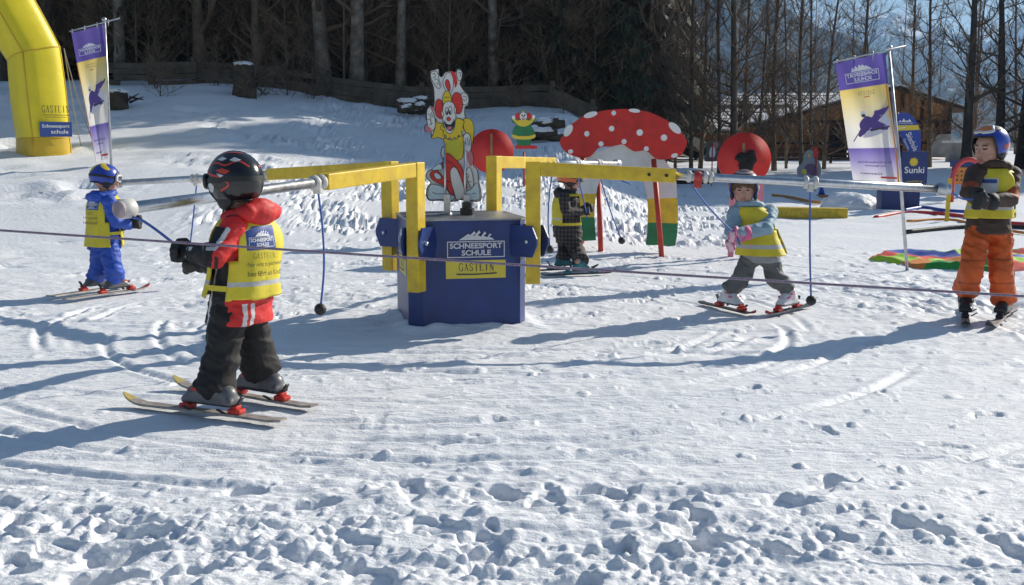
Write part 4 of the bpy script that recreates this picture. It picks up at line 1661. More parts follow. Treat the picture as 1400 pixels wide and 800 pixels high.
# clown boards
def clown_small(px, py, D, label):
    """small standing board clown, feet on a red bar on a stake"""
    k = D / FPX / 3.478
    o = at(px, py, D)
    q = lambda c: ((c[0] - 122) * k, (250 - c[1]) * k)
    g = Vector((o.x, D, gz(o.x, D)))
    e = empty('clown_figure', g, label, 'board figure')
    ol = [q(c) for c in ((85, 252), (82, 238), (95, 232), (88, 205), (70, 195), (78, 160), (90, 140), (72, 130), (64, 112), (78, 98), (92, 112), (92, 88), (110, 84), (118, 72), (130, 74), (136, 86), (154, 90), (154, 108), (170, 98), (182, 108), (176, 126), (156, 138), (168, 160), (178, 192), (160, 206), (155, 234), (186, 238), (184, 252))]
    mb = MB()
    mb.prism(ol, o, X3, Z3, -Y3, .02, 0, 6)
    a = Art()
    a.poly([q(c) for c in ((72, 190), (80, 150), (104, 138), (140, 138), (164, 152), (176, 190), (122, 200))], 0, 3)
    a.disc(q((97, 99)), 14 * k, 15 * k, 1)
    a.disc(q((147, 99)), 14 * k, 15 * k, 1)
    a.poly([q(c) for c in ((110, 86), (120, 73), (134, 86))], 2)
    a.disc(q((122, 101)), 18 * k, 20 * k, 3, 20, 4, 2 * k)
    a.disc(q((116, 96)), 3 * k, 5 * k, 4)
    a.disc(q((128, 96)), 3 * k, 5 * k, 4)
    a.disc(q((122, 103)), 4 * k, 4 * k, 1)
    a.poly([q(c) for c in ((110, 108), (122, 112), (134, 108), (122, 119))], 1)
    a.poly([q(c) for c in ((84, 128), (104, 118), (140, 118), (160, 128), (142, 144), (122, 148), (100, 144))], 2, 3)
    a.poly([q(c) for c in ((68, 184), (96, 192), (150, 192), (178, 184), (176, 200), (148, 208), (98, 208), (72, 200))], 2, 2)
    a.poly([q(c) for c in ((68, 112), (78, 104), (94, 124), (88, 134))], 2)
    a.poly([q(c) for c in ((178, 112), (166, 102), (150, 124), (158, 134))], 2)
    a.disc(q((76, 106)), 8 * k, 9 * k, 3)
    a.disc(q((170, 103)), 8 * k, 9 * k, 3)
    a.poly([q(c) for c in ((82, 238), (100, 234), (122, 240), (150, 234), (188, 238), (186, 252), (84, 252))], 1)
    a.emit(mb, flat(o, X3, Z3, -Y3, .0015, .0005))
    mb.build('board', [GREEN, RED, PRINT_Y, WHITE, BLACK, PINK, WOOD], e)
    mb = MB()
    mb.tube([Vector((o.x + .01, D + .02, o.z - .05)), Vector((g.x + .01, D + .02, g.z - .15))], .018, 6)
    mb.build('stake', REDPOLE, e)


clown_small(715.5, 203, 17.0, 'small board clown in green and yellow standing beside the red disc')

# big clown board on the carousel
D = 7.46
kc = .00125 * D / 7.5
co_ = at(625, 280, D)
qc = lambda c: ((c[0] - 220) * kc, (760 - c[1]) * kc)
BOX_TOP = .715
cl_e = empty('clown_board', Vector((co_.x, D, BOX_TOP)), 'tall painted board of a laughing clown on top of the blue machine box', 'clown board')
ol = catmull([qc(c) for c in ((52, 705), (60, 662), (78, 640), (56, 612), (58, 582), (84, 568), (104, 560), (132, 538), (148, 520), (134, 490), (140, 452), (152, 440), (150, 402), (118, 394), (86, 400), (80, 362), (52, 366), (47, 338), (62, 320),
              (54, 290), (60, 250), (76, 226), (94, 232), (100, 200), (97, 132), (80, 84), (80, 46), (100, 37), (126, 32), (128, 60), (142, 74), (160, 50), (190, 44), (214, 50), (222, 34), (242, 32), (256, 52), (252, 88), (240, 110),
              (262, 148), (284, 166), (290, 200), (280, 226), (266, 236), (268, 290), (300, 308), (313, 350), (309, 432), (294, 440), (299, 470), (312, 502), (310, 545), (331, 572), (340, 640), (352, 698), (346, 738), (298, 741), (240, 732), (200, 742), (130, 736), (70, 736))], 3, True)
mb = MB()
mb.prism(ol, co_, X3, Z3, -Y3, .015, 0, 7)
CW, CR, CY, CB, CPK, CBL, CG = 0, 1, 2, 3, 4, 5, 6
a = Art()
LW = 3.2 * kc


def reg(pts, m, sm=4, line=CB, lw=LW):
    a.poly([qc(c) for c in pts], m, sm, line, lw)


def ln(pts, sm=5, wd=LW):
    a.line([qc(c) for c in pts], wd, CB, sm)


v, f = stroke2(ol, 5 * kc, True)
a.raw(v, f, CB)
reg([(148, 110), (158, 72), (176, 52), (196, 60), (205, 100), (200, 140), (186, 158), (168, 155)], CW)          # open muzzle over the clown
reg([(160, 110), (168, 88), (180, 96), (188, 125), (184, 148), (172, 140)], CR)
reg([(190, 48), (212, 50), (224, 90), (226, 108), (214, 132), (206, 96)], CR, 4, None)
reg([(84, 80), (86, 50), (112, 44), (124, 66), (128, 94), (138, 120), (124, 136), (106, 118)], CW)
ln([(92, 60), (104, 56), (106, 76), (94, 78)]); ln([(100, 92), (116, 84), (124, 100)]); ln([(112, 112), (126, 106), (130, 122)])
reg([(222, 62), (226, 40), (244, 38), (252, 60), (246, 90), (232, 92)], CW)
ln([(232, 54), (242, 52), (242, 74)])
reg([(244, 172), (262, 158), (280, 172), (286, 202), (270, 222), (252, 214)], CW)
ln([(254, 176), (272, 180), (276, 202)]); ln([(258, 192), (268, 204)])
reg([(104, 240), (112, 200), (132, 194), (146, 220), (148, 270), (140, 296), (120, 290), (108, 268)], CR)
reg([(196, 200), (206, 164), (228, 158), (250, 186), (252, 236), (240, 268), (222, 266), (210, 240)], CR)
reg([(146, 212), (150, 170), (170, 148), (188, 168), (194, 206), (176, 214), (160, 218)], CY)
ln([(156, 186), (166, 180), (174, 186)]); ln([(176, 184), (184, 180)])
reg([(258, 300), (290, 296), (312, 330), (312, 390), (302, 432), (288, 402), (272, 372), (258, 344)], CY)
reg([(108, 296), (118, 318), (150, 330), (152, 402), (120, 396), (86, 402), (96, 370), (104, 340)], CY)
reg([(152, 400), (200, 412), (256, 384), (258, 440), (252, 500), (236, 516), (198, 520), (164, 492), (156, 440)], CY)
a.poly([qc(c) for c in ((170, 420), (236, 412), (244, 470), (226, 500), (186, 494))], CG, 4)
zz = [(140, 330), (134, 352), (150, 360), (146, 384), (162, 382), (168, 408), (184, 394), (196, 414), (206, 394), (224, 408), (228, 384), (250, 392), (246, 364), (264, 360), (252, 338), (262, 312), (240, 296), (214, 300)]
reg(zz + [(200, 340), (170, 360)], CY, 2)
reg([(145, 262), (152, 220), (176, 204), (204, 214), (216, 256), (214, 310), (206, 350), (186, 376), (164, 362), (148, 318)], CW, 5)
reg([(138, 262), (146, 256), (150, 282), (142, 284)], CW, 3)
reg([(208, 238), (216, 236), (218, 262), (210, 266)], CW, 3)
a.disc(qc((168, 256)), 8 * kc, 20 * kc, CW, 20, CB, LW)
a.disc(qc((187, 252)), 9 * kc, 22 * kc, CW, 20, CB, LW)
a.disc(qc((169, 264)), 4 * kc, 11 * kc, CB)
a.disc(qc((185, 262)), 4 * kc, 12 * kc, CB)
a.disc(qc((178, 298)), 11 * kc, 11 * kc, CR, 20, CB, LW * .7)
reg([(154, 312), (168, 326), (190, 328), (208, 306), (206, 338), (190, 360), (174, 356), (160, 338)], CB, 4)
a.poly([qc(c) for c in ((168, 344), (182, 338), (196, 342), (186, 356), (174, 354))], CPK, 4)
ln([(150, 308), (156, 314)]); ln([(204, 300), (212, 306)])
reg([(60, 300), (62, 250), (78, 236), (94, 262), (104, 300), (104, 340), (86, 362), (68, 340)], CW)
ln([(66, 270), (78, 276), (82, 300)]); ln([(64, 300), (80, 304), (84, 326)]); ln([(84, 262), (92, 290)]); ln([(76, 330), (92, 320)])
a.poly([qc(c) for c in ((50, 342), (66, 336), (84, 352), (78, 366), (54, 364))], CPK, 3)
a.poly([qc(c) for c in ((84, 234), (100, 236), (102, 250), (88, 248))], CPK, 3)
reg([(256, 400), (266, 376), (284, 376), (296, 402), (298, 452), (288, 476), (270, 466), (260, 434)], CW)
ln([(266, 400), (272, 440)]); ln([(278, 396), (284, 440)]); ln([(288, 404), (292, 440)])
a.poly([qc(c) for c in ((276, 478), (298, 472), (310, 504), (306, 540), (294, 552), (280, 520))], CPK, 3)
reg([(142, 540), (160, 482), (188, 492), (226, 528), (250, 566), (262, 620), (274, 668), (256, 672), (240, 610), (222, 566), (196, 556), (184, 590), (192, 640), (200, 706), (180, 700), (164, 664), (120, 642), (86, 622), (74, 596), (88, 576), (118, 578), (148, 612), (156, 580)], CR, 3)
reg([(184, 582), (200, 556), (220, 566), (240, 610), (258, 668), (262, 706), (236, 730), (216, 728), (204, 690), (190, 640)], CW, 4)
reg([(96, 590), (116, 588), (136, 612), (118, 622), (102, 612)], CBL, 3)
reg([(270, 580), (290, 556), (306, 600), (310, 650), (300, 668), (284, 640)], CW, 4)
ln([(272, 590), (288, 600)]); ln([(274, 604), (290, 612)]); ln([(278, 640), (300, 630)])
reg([(62, 700), (76, 652), (120, 654), (160, 672), (184, 704), (206, 712), (196, 734), (130, 730), (70, 730)], CBL, 4)
reg([(268, 690), (296, 676), (330, 640), (344, 700), (340, 730), (300, 734), (272, 724)], CBL, 4)
reg([(84, 572), (110, 545), (134, 540), (140, 568), (120, 570)], CBL, 3)
ln([(150, 620), (172, 636), (184, 630)]); ln([(166, 520), (186, 530), (220, 560)]); ln([(86, 690), (110, 700), (150, 700)]); ln([(300, 700), (324, 696)])
a.emit(mb, flat(co_, X3, Z3, -Y3, .001, .00022))
mb.build('painted_board', [mat('board_white', (.66, .66, .64), .5, .08, 8), RED, mat('board_yellow', (.68, .50, .02), .5, .1, 9), BLACK, mat('board_rose', (.50, .16, .20), .5), PALEBLUE, mat('board_lime', (.50, .48, .03), .5), WOOD], cl_e)
for cx in (157, 264):
    mb = MB()
    x = co_.x + (cx - 220) * kc
    mb.tube([Vector((x, D - .035, BOX_TOP)), Vector((x, D - .035, co_.z + (760 - 420) * kc))], .007, 8)
    mb.build('support_rod', STEEL, cl_e)
    mb = MB()
    mb.cyl(Vector((x, D + .0, BOX_TOP + .002)), Vector((x, D + .0, BOX_TOP + .012)), .045, 14)
    mb.box((x + .012, D - .02, BOX_TOP + .075), (.045, .05, .13), bev=.006)
    mb.build('rod_socket', GALV, cl_e)

# red target discs
def target_disc(px, py, r_px, D, label, leg_px, legm, toy):
    c = at(px, py, D)
    r = r_px * D / FPX
    g = Vector((c.x, D, gz(c.x, D)))
    e = empty('target_disc', g, label, 'target disc')
    mb = MB()
    mb.cyl(c + Y3 * .0, c + Y3 * .03, r, 48)
    mb.build('disc', RED, e)
    for q in leg_px:
        mb = MB()
        x = at(q, py, D).x
        mb.beam((x, D + .06, gz(x, D) - .1), (x, D + .06, c.z - .3 * r), .055, .05, up=(0, 1, 0), bev=.006)
        mb.build('leg', legm, e)
    mb = MB()
    if toy:
        mb.beam(c + Vector((-.015, -.03, -.16)), c + Vector((-.02, -.03, .165)), .028, .02, up=(0, 1, 0))
    else:
        mb.beam(c + Vector((0, -.016, -.12)), c + Vector((0, -.016, .20)), .026, .02, up=(0, 1, 0), bev=.004)
    mb.build('stick', WOOD, e)
    return c


target_disc(672, 207, 30, 12.6, 'red round board with wooden stick right of the big clown', (672,), WOOD, False)
dc = target_disc(1018, 218, 36, 11.4, 'red round board with black toy behind the girl in light blue', (1004, 1043), PINK, True)
mb = MB()
for (dx, dz, rx, rz) in ((.0, -.06, .075, .085), (-.03, .02, .075, .05), (.05, .05, .048, .05), (-.085, .015, .03, .025), (.06, .0, .05, .05), (.0, -.12, .05, .03)):
    v, f = lumpy(dc + Vector((dx, -.075, dz)), (rx, .045, rz), dx * 40, .18, 3.5)
    mb.add(v, f, 0, True)
mb.build('plush_toy', mat('black_plush', (.018, .016, .018), .95, .3, 30, .6, 60), label='black plush toy hung on the red round board', cat='toy', base=dc + Vector((0, -.07, -.14)))


def board_animal(name, label, D, base_px, parts, stake, mats_):
    """flat cut-out figure: parts are (points px, material), stake (x px, top, bottom)"""
    o = at(*base_px, D)
    g = Vector((o.x, D, gz(o.x, D)))
    e = empty(name, g, label, 'board figure')
    mb = MB()
    for i, (pts, m) in enumerate(parts):
        v2 = [((at(x, y, D).x - o.x), (at(x, y, D).z - o.z)) for x, y in pts]
        mb.prism(catmull(v2, 4, True), o - Y3 * .004 * i, X3, Z3, -Y3, .015 + .004 * i - .001 * i, m)
    mb.build('board', mats_, e)
    mb = MB()
    x = at(stake, base_px[1], D).x
    mb.tube([(x, D - .06, g.z - .15), (x, D - .05, at(stake, base_px[1] - 30, D).z)], .016, 6)
    mb.build('stake', REDPOLE, e)
    return e


GRB = mat('grey_brown_board', (.13, .10, .085), .7, .2, 12)
GREYB = mat('grey_board', (.30, .30, .31), .7, .15, 12)
PLUM = mat('plum_paint', (.17, .09, .17), .6)
board_animal('gnome_figure', 'small brown board gnome with white belly on a red stake left of the red disc', 28.0, (973, 226),
             [(((963, 219), (966, 205), (967, 196), (975, 192), (983, 193), (985, 200), (980, 207), (982, 219), (972, 221)), 0), (((970, 214), (971, 203), (976, 200), (978, 208), (976, 215)), 1),
              (((974, 198), (979, 194), (982, 199), (978, 203)), 2)], 973, [GRB, WHITE, mat('rose_paint', (.42, .2, .17), .6)])
board_animal('rabbit_figure', 'small grey board rabbit with plum waistcoat right of the red disc', 26.0, (1105, 246),
             [(((1092, 240), (1090, 230), (1097, 222), (1100, 210), (1106, 205), (1112, 208), (1117, 217), (1122, 226), (1121, 240), (1106, 244)), 0), (((1101, 236), (1102, 226), (1110, 224), (1117, 230), (1115, 240)), 1),
              (((1097, 237), (1097, 232), (1102, 232), (1102, 238)), 2), (((1113, 216), (1112, 205), (1114, 201), (1118, 205), (1118, 214)), 3), (((1104, 214), (1105, 211), (1107, 211), (1107, 214)), 2)], 1114, [GREYB, PLUM, PRINT_Y, RED])

# low things on the snow at the right
mb = MB()
a, b = ground(1056, 297, 16), ground(1161, 299, 16)
mb.beam(a + Vector((.0, .1, .075)), b + Vector((0, .1, .075)), .22, .17, bev=.035)
mb.build('foam_beam', YEL_OLD, label='long yellow beam lying on the snow below the red disc', cat='beam', base=(a + b) / 2)
ORANGE = mat('orange_plastic', (.62, .24, .03), .5, .15, 10)
mb = MB()
pts = [ground(x, y, 17) + Z3 * .035 for x, y in ((1056, 269), (1080, 272), (1108, 278), (1128, 279), (1150, 275), (1120, 270))]
mb.tube(catmull(pts, 5), .03, 6)
mb.build('orange_hose', ORANGE, label='orange hose curling on the snow behind the yellow beam', cat='hose', base=pts[2])
mb = MB()
p = ground(1168, 286, 17)
v, f = lumpy(p + Vector((0, .3, 0)), (.52, .45, .27), 4, .22, 2.6, 36, 20)
mb.add(v, f, 0, True)
v, f = lumpy(p + Vector((.5, .5, -.02)), (.35, .3, .16), 9, .3, 2.6, 30, 16)
mb.add(v, f, 0, True)
mb.build('snow_heap', SNOW, label='heap of shovelled snow below the right banner', cat='snow heap', base=p)
p = ground(1123, 268, 18)
cn = empty('traffic_cone', p, 'small blue cone on the snow behind the yellow beam', 'cone')
mb = MB()
mb.cyl(p + Z3 * .02, p + Z3 * .22, .075, 14, 0, .02)
mb.build('cone_body', mat('blue_plastic', (.02, .07, .36), .45), cn)
mb = MB()
mb.box(p + Z3 * .01, (.24, .24, .024), bev=.006)
mb.build('base', MATS['blue_plastic'], cn)
for (nm, lab, pts, m, r) in (('red_hose', 'red hose lying on the snow behind the coloured play cloth', ((1196, 300), (1240, 293), (1300, 296), (1360, 306), (1440, 312)), RED, .03),
                             ('blue_hose', 'blue hose lying on the snow by the sign stand', ((1236, 290), (1262, 286), (1290, 290), (1320, 292)), MATS['blue_plastic'], .03),
                             ('orange_hose', 'thin orange hose running along the snow at the right edge', ((1240, 304), (1300, 302), (1350, 313), (1440, 326)), ORANGE, .02),
                             ('black_hose', 'black hose lying on the snow behind the boy in orange trousers', ((1240, 320), (1300, 314), (1360, 312), (1440, 316)), KNOB, .03)):
    q = [ground(x, y, 14) + Z3 * r for x, y in pts]
    mb = MB()
    mb.tube(catmull(q, 6), r, 6)
    mb.build(nm, m, label=lab, cat='hose', base=q[1])
g = ground(1294, 303, 14)
mb = MB()
t = at(1299, 244, g.y)
mb.beam(g - Z3 * .1, t, .06, .03, up=(0, 1, 0), bev=.006)
mb.build('yellow_pole', YEL, label='short yellow slat pole stuck in the snow behind the bar end', cat='pole', base=g)
gh = ground(1303, 276, 16)
D = gh.y
mb = MB()
cxx = at(1325, 250, D)
pts = []
for k in range(17):
    an = math.pi * k / 16
    pts.append(at(1325 - 23 * math.cos(an), 250 - 32 * math.sin(an), D))
pts = [Vector((pts[0].x, D, gh.z - .1))] + pts + [Vector((pts[-1].x, D, gh.z - .1))]
mb.tube(pts, .045, 10)
mb.build('foam_hoop', mat('red_foam', (.60, .06, .06), .6, .1, 8), label='red foam hoop gate standing behind the boy in orange trousers', cat='hoop', base=gh)
gs = ground(1318, 272, 18)
D = gs.y + .6
sg = empty('orange_sign', Vector((gs.x, D, gz(gs.x, D))), 'orange notice board with blue top seen through the red hoop', 'sign')
mb = MB()
a, b = at(1303, 252, D), at(1346, 229, D)
mb.box(((a.x + b.x) / 2, D, (a.z + b.z) / 2), (b.x - a.x, .03, b.z - a.z))
for k in range(3):
    y = a.z + (b.z - a.z) * (.2 + .25 * k)
    for j in range(6):
        xx = a.x + .04 + (b.x - a.x - .08) * j / 6
        mb.box((xx + .025, D - .017, y + .02), (.05 - .01 * ((j + k) % 3), .004, .03), 1)
mb.build('panel', [ORANGE, PRINT_K], sg)
mb = MB()
c, d = at(1299, 229, D), at(1350, 220, D)
mb.box(((c.x + d.x) / 2, D, (c.z + d.z) / 2 + .01), (d.x - c.x, .04, d.z - c.z))
mb.build('header', NAVY, sg)
for q in (1303, 1346):
    mb = MB()
    x = at(q, 250, D).x
    mb.beam((x, D + .03, gz(x, D) - .1), (x, D + .03, d.z), .04, .03, up=(0, 1, 0))
    mb.build('post', DARKWOOD, sg)

# play parachute lying crumpled
cloth_cols = [mat('lime_cloth', (.36, .62, .04), .7, .1, 6), mat('red_cloth', (.62, .04, .03), .7, .1, 6), mat('green_cloth', (.03, .30, .05), .7, .1, 6), mat('blue_cloth', (.03, .08, .40), .7, .1, 6), mat('orange_cloth', (.66, .22, .03), .7, .1, 6)]
pc = ground(1345, 358, 11)
mb = MB()
nr, na = 22, 96
v, f, mi = [], [], []
for j in range(nr + 1):
    r = j / nr
    for i in range(na):
        a = 6.2832 * i / na
        rr = r * (1 + .10 * math.sin(3 * a + 1) + .05 * math.sin(7 * a))
        x, y = pc.x + 1.12 * rr * math.cos(a), pc.y + .80 * rr * math.sin(a)
        q = Vector((x * 3.1, y * 3.1, 0))
        z = gz(x, y) + .025 + .10 * max(0, mnoise.noise(q) + .25) * (1 - .5 * r) + .05 * max(0, mnoise.noise(q * 2.7 + Vector((5, 1, 0))))
        if j == nr:
            z = gz(x, y) - .01
        v.append((x, y, z))
for j in range(nr):
    for i in range(na):
        f.append([j * na + i, j * na + (i + 1) % na, (j + 1) * na + (i + 1) % na, (j + 1) * na + i])
mb.add(v, f, 0, True)
for k, q in enumerate(mb.f):
    j, i = divmod(k, na)
    mb.m[k] = [0, 1, 2, 0, 3, 1, 0, 4, 2, 1, 0, 3][(i * 12 // na + (1 if j > 14 and (i // 4) % 2 else 0)) % 12]
mb.build('play_parachute', cloth_cols, label='crumpled lime, red and green play cloth on the snow at the right', cat='play cloth', base=pc)

# ------------------------------------------------------------------ the carousel
ROT = R(12)
cu, cv = Vector((math.cos(ROT), math.sin(ROT), 0)), Vector((-math.sin(ROT), math.cos(ROT), 0))
CC = Vector((CAR_C[0] - .045, CAR_C[1], 0))
ca_e = empty('ski_carousel', CC, 'blue machine box with four yellow arms carrying long metal bars', 'ski carousel')
HX, HY, CH = .385, .42, .085
TOP = .705
plan = [(-HX + CH, -HY), (HX - CH * .6, -HY), (HX, -HY + CH), (HX, HY - CH), (HX - CH, HY), (-HX + CH, HY), (-HX, HY - CH), (-HX, -HY + CH)]
mb = MB()
mb.prism(plan, CC + Z3 * TOP, cu, cv, Z3, TOP + .12, 0)
mb.build('cabinet', BLUE, ca_e)
mb = MB()
mb.prism([(x * 1.015, y * 1.015) for x, y in plan], CC + Z3 * (TOP + .012), cu, cv, Z3, .010, 0)
mb.build('top_plate', mat('grey_steel_plate', (.28, .29, .31), .4, .25, 9, .1, 40, metal=.8), ca_e)
mb = MB()
hb = CC + Vector((.06, -.02, TOP + .012))
mb.tube([hb, hb + Z3 * .045, hb + Z3 * .048, hb + Z3 * .085, hb + Z3 * .09], [.05, .05, .036, .036, .02], 16, smooth=False)
mb.build('drive_hub', DKMETAL, ca_e)
# printed emblem on the front and on the left side
for (fo, fu, fn, hw) in ((CC - cv * HY, cu, -cv, HX), (CC - cu * HX, -cv, -cu, HY)):
    art = Art()
    art.logo(-.175, .30, .375, 0, 0, True, 1, 2)
    mb = MB()
    art.emit(mb, flat(fo + Vector((0, 0, .035)) + (fu * .03), fu, Z3, fn, .002, .0002))
    mb.build('emblem', [mat('emblem_white', (.62, .63, .66), .5), mat('emblem_yellow', (.68, .56, .06), .5), mat('emblem_dark', (.02, .02, .06), .5)], ca_e)

ARMS = [  # post, end of bar, share of the length that is yellow, post bottom, post heights
    dict(p=Vector((-.60, 6.84, 1.035)), e=Vector((-1.665, 4.70, .918)), t=.40, zb=.27),
    dict(p=Vector((.135, 7.02, 1.035)), e=Vector((2.745, 6.95, .908)), t=.345, zb=.30),
    dict(p=Vector((-.86, 7.76, 1.025)), e=Vector((-3.45, 9.6, .85)), t=.385, zb=.30),
    dict(p=Vector((-.13, 7.96, 1.06)), e=Vector((1.0, 10.45, 1.0)), t=.40, zb=.30),
]
BAR_R = .0265


def ring(mb, c, d, r, w_, m=0):
    mb.cyl(c - d * w_ / 2, c + d * w_ / 2, r, 18, m, bev=min(w_, r) * .25)


RINGS = [[.42, .985], [.365, .672, .985], [.40, .66, .97], [.41, .60, .80, .98]]
for i, A in enumerate(ARMS):
    p, e2 = A['p'], A['e']
    d = (e2 - p).normalized()
    h = Vector((d.x, d.y, 0)).normalized()
    sd = Z3.cross(h)
    am = MB()
    am.box(Vector((p.x, p.y, (p.z + .045 + A['zb']) / 2)), (.095, .085, p.z + .045 - A['zb']), 0, (h, sd, Z3), .006)
    y_end = p.lerp(e2, A['t'])
    am.beam(p + d * .0475, y_end, .078, .088, 0, bev=.006)
    ao = am.build('arm', YEL, ca_e)
    for q in (.06, .17):
        bm_ = MB()
        c_ = y_end - d * q - sd * .040
        bm_.cyl(c_ + sd * .004, c_ - sd * .009, .011, 6)
        bm_.build('bolt', DKMETAL, ao, off=origin(ao))
    # clamp plates that hold the post to the cabinet
    cl_ = MB()
    out = Vector((p.x - CC.x, p.y - CC.y, 0)).normalized()
    tg = Z3.cross(out)
    for s_ in (-1, 1):
        c0 = Vector((p.x, p.y, .575)) - out * .02
        hexa = [(-.13, -.02), (-.13, .02), (-.10, .10), (.06, .10), (.10, .02), (.10, -.02), (.06, -.10), (-.10, -.10)]
        cl_.prism(hexa, c0 + tg * (.062 * s_ + .006), out, Z3, tg, .012)
    bolts = MB()
    for s_ in (-1, 1):
        bolts.cyl(Vector((p.x, p.y, .575)) + tg * (.055 * s_), Vector((p.x, p.y, .575)) + tg * (.082 * s_), .013, 8)
    cp = cl_.build('clamp_plate', BLUE, ca_e)
    bolts.build('bolt', STEEL, cp, off=origin(cp))
    br = MB()
    br.tube([y_end - d * .02, e2], BAR_R, 18)
    bo = br.build('bar', STEEL, ca_e)
    for j, t in enumerate(RINGS[i]):
        c = p.lerp(e2, t)
        mb = MB()
        last = t > .9
        if i == 0 and last:
            ring(mb, e2 - d * .02, d, .043, .075, 0)
            ring(mb, e2 + d * .022, d, .038, .012, 1)
            mb.build('end_cap', [PLASTIC_W, mat('pink_grey_plastic', (.50, .38, .38), .55)], bo, off=origin(bo))
        elif i == 1 and j == 0:
            ring(mb, c + d * .035, d, .038, .03, 0)
            ring(mb, c + d * .09, d, .036, .05, 1)
            ring(mb, c + d * .14, d, .040, .025, 0)
            ring(mb, c + d * .175, d, .036, .02, 0)
            mb.box(c + d * .09 - Z3 * .045, (.05, .04, .05), 1, (d, sd, Z3), .01)
            mb.build('collar', [PLASTIC_W, mat('red_plastic', (.45, .04, .035), .5, .15, 20)], bo, off=origin(bo))
        elif last:
            ring(mb, e2 - d * .03, d, .042, .07, 0)
            ring(mb, e2 + d * .012, d, .036, .02, 0)
            mb.build('end_cap', PLASTIC_W if i == 0 else GALV, bo, off=origin(bo))
        else:
            ring(mb, c - d * .03, d, .042, .026, 0)
            ring(mb, c + d * .03, d, .042, .026, 0)
            mb.box(c - Z3 * .035, (.03, .05, .05), 0, (d, sd, Z3), .006)
            mb.build('collar', PLASTIC_W, bo, off=origin(bo))

G = 'tow cords hanging from the carousel bars'


def on_bar(i, t):
    p = ARMS[i]['p'].lerp(ARMS[i]['e'], t)
    return p - Z3 * .045


def cord(label, pts, knob=True, held=False, g=G):
    mb = MB()
    q = catmull(pts, 6)
    mb.tube(q, .0062, 7)
    e = empty('tow_cord', pts[0], label, 'tow cord', g)
    mb.build('cord', CORD, e)
    if knob:
        mb = MB()
        v, f = lumpy(pts[-1], (.033, .033, .033), 2, .06)
        mb.add(v, f, 0, True)
        mb.build('knob', KNOB, e)


def hang(i, t, px, py, label, bow=.02, dd=0.0):
    a = on_bar(i, t)
    b = at(px, py, a.y + dd)
    cord(label, [a, a.lerp(b, .3) + Vector((bow, 0, 0)), a.lerp(b, .65) + Vector((bow * 1.2, 0, 0)), b])


hang(0, .42, 438, 423, 'blue tow cord with knob hanging free right of the child in red')
hang(1, .672, 1109, 411, 'blue tow cord with knob hanging free right of the girl', -.004)
hang(2, .66, 255, 370, 'blue tow cord with knob hanging from the rear left bar behind the child in red', .004)
hang(3, .41, 752, 341, 'blue tow cord with knob hanging left of the child in dark plaid', -.02)
hang(3, .80, 850, 329, 'blue tow cord with knob hanging beside the toadstool gate leg', -.01)
a = on_bar(3, .98)
cord('short blue tow cord above the toadstool gate opening', [a, a - Z3 * .08, at(862, 252, a.y)], False)

# ------------------------------------------------------------------ people
SKIN = mat('skin', (.50, .28, .20), .5, .08, 12)
LIPS = mat('lips', (.42, .13, .12), .5)
EYE = mat('eye', (.03, .02, .018), .25)
BROW = mat('brow', (.10, .06, .035), .8)
HAIRM = mat('brown_hair', (.13, .075, .035), .7, .3, 40)
VEST = mat('yellow_vest', (.66, .54, .03), .62, .12, 9, .35, 22)
REFLECT = mat('reflective_tape', (.48, .48, .47), .35, .1, 20)
VLOGO = mat('vest_logo_blue', (.03, .07, .26), .5)
VDARK = mat('vest_print_dark', (.07, .06, .02), .6)


def capsule(mb, a, b, r1, r2, n=14, m=0):
    a, b = Vector(a), Vector(b)
    d = (b - a)
    L = d.length
    d = d.normalized() if L > 1e-6 else Vector((0, 0, 1))
    pts, rad = [], []
    for k in range(6):
        e = math.pi / 2 * (1 - k / 5)
        pts.append(a - d * (r1 * math.sin(e)))
        rad.append(max(.0006, r1 * math.cos(e)))
    for k in range(6):
        e = math.pi / 2 * k / 5
        pts.append(b + d * (r2 * math.sin(e)))
        rad.append(max(.0006, r2 * math.cos(e)))
    ref = Z3 if abs(d.z) < .9 else X3
    u = d.cross(ref).normalized()
    w_ = d.cross(u)
    v = []
    for P, r in zip(pts, rad):
        for k in range(n):
            t = 6.283185 * k / n
            v.append(P + (u * math.cos(t) + w_ * math.sin(t)) * r)
    N = len(pts)
    f = [[i * n + k, i * n + (k + 1) % n, (i + 1) * n + (k + 1) % n, (i + 1) * n + k] for i in range(N - 1) for k in range(n)]
    f.append(list(reversed(range(n))))
    f.append([(N - 1) * n + k for k in range(n)])
    mb.add(v, f, m)


def limb(mb, pts, rad):
    for i in range(len(pts) - 1):
        capsule(mb, pts[i], pts[i + 1], rad[i], rad[i + 1])


def loft(mb, rings, ax_l, ax_f, n=28):
    """rings: (centre, half width, half depth)"""
    v = []
    for c, rl, rf in rings:
        for k in range(n):
            t = 6.283185 * k / n
            ct, st_ = math.cos(t), math.sin(t)
            q = (abs(ct) ** 2.5 + abs(st_) ** 2.5) ** (-1 / 2.5)
            v.append(Vector(c) + ax_l * (rl * q * ct) + ax_f * (rf * q * st_))
    N = len(rings)
    f = [[i * n + k, i * n + (k + 1) % n, (i + 1) * n + (k + 1) % n, (i + 1) * n + k] for i in range(N - 1) for k in range(n)]
    f.append(list(reversed(range(n))))
    f.append([(N - 1) * n + k for k in range(n)])
    if ax_l.cross(ax_f).dot(Vector(rings[-1][0]) - Vector(rings[0][0])) < 0:
        f = [list(reversed(q)) for q in f]
    mb.add(v, f)


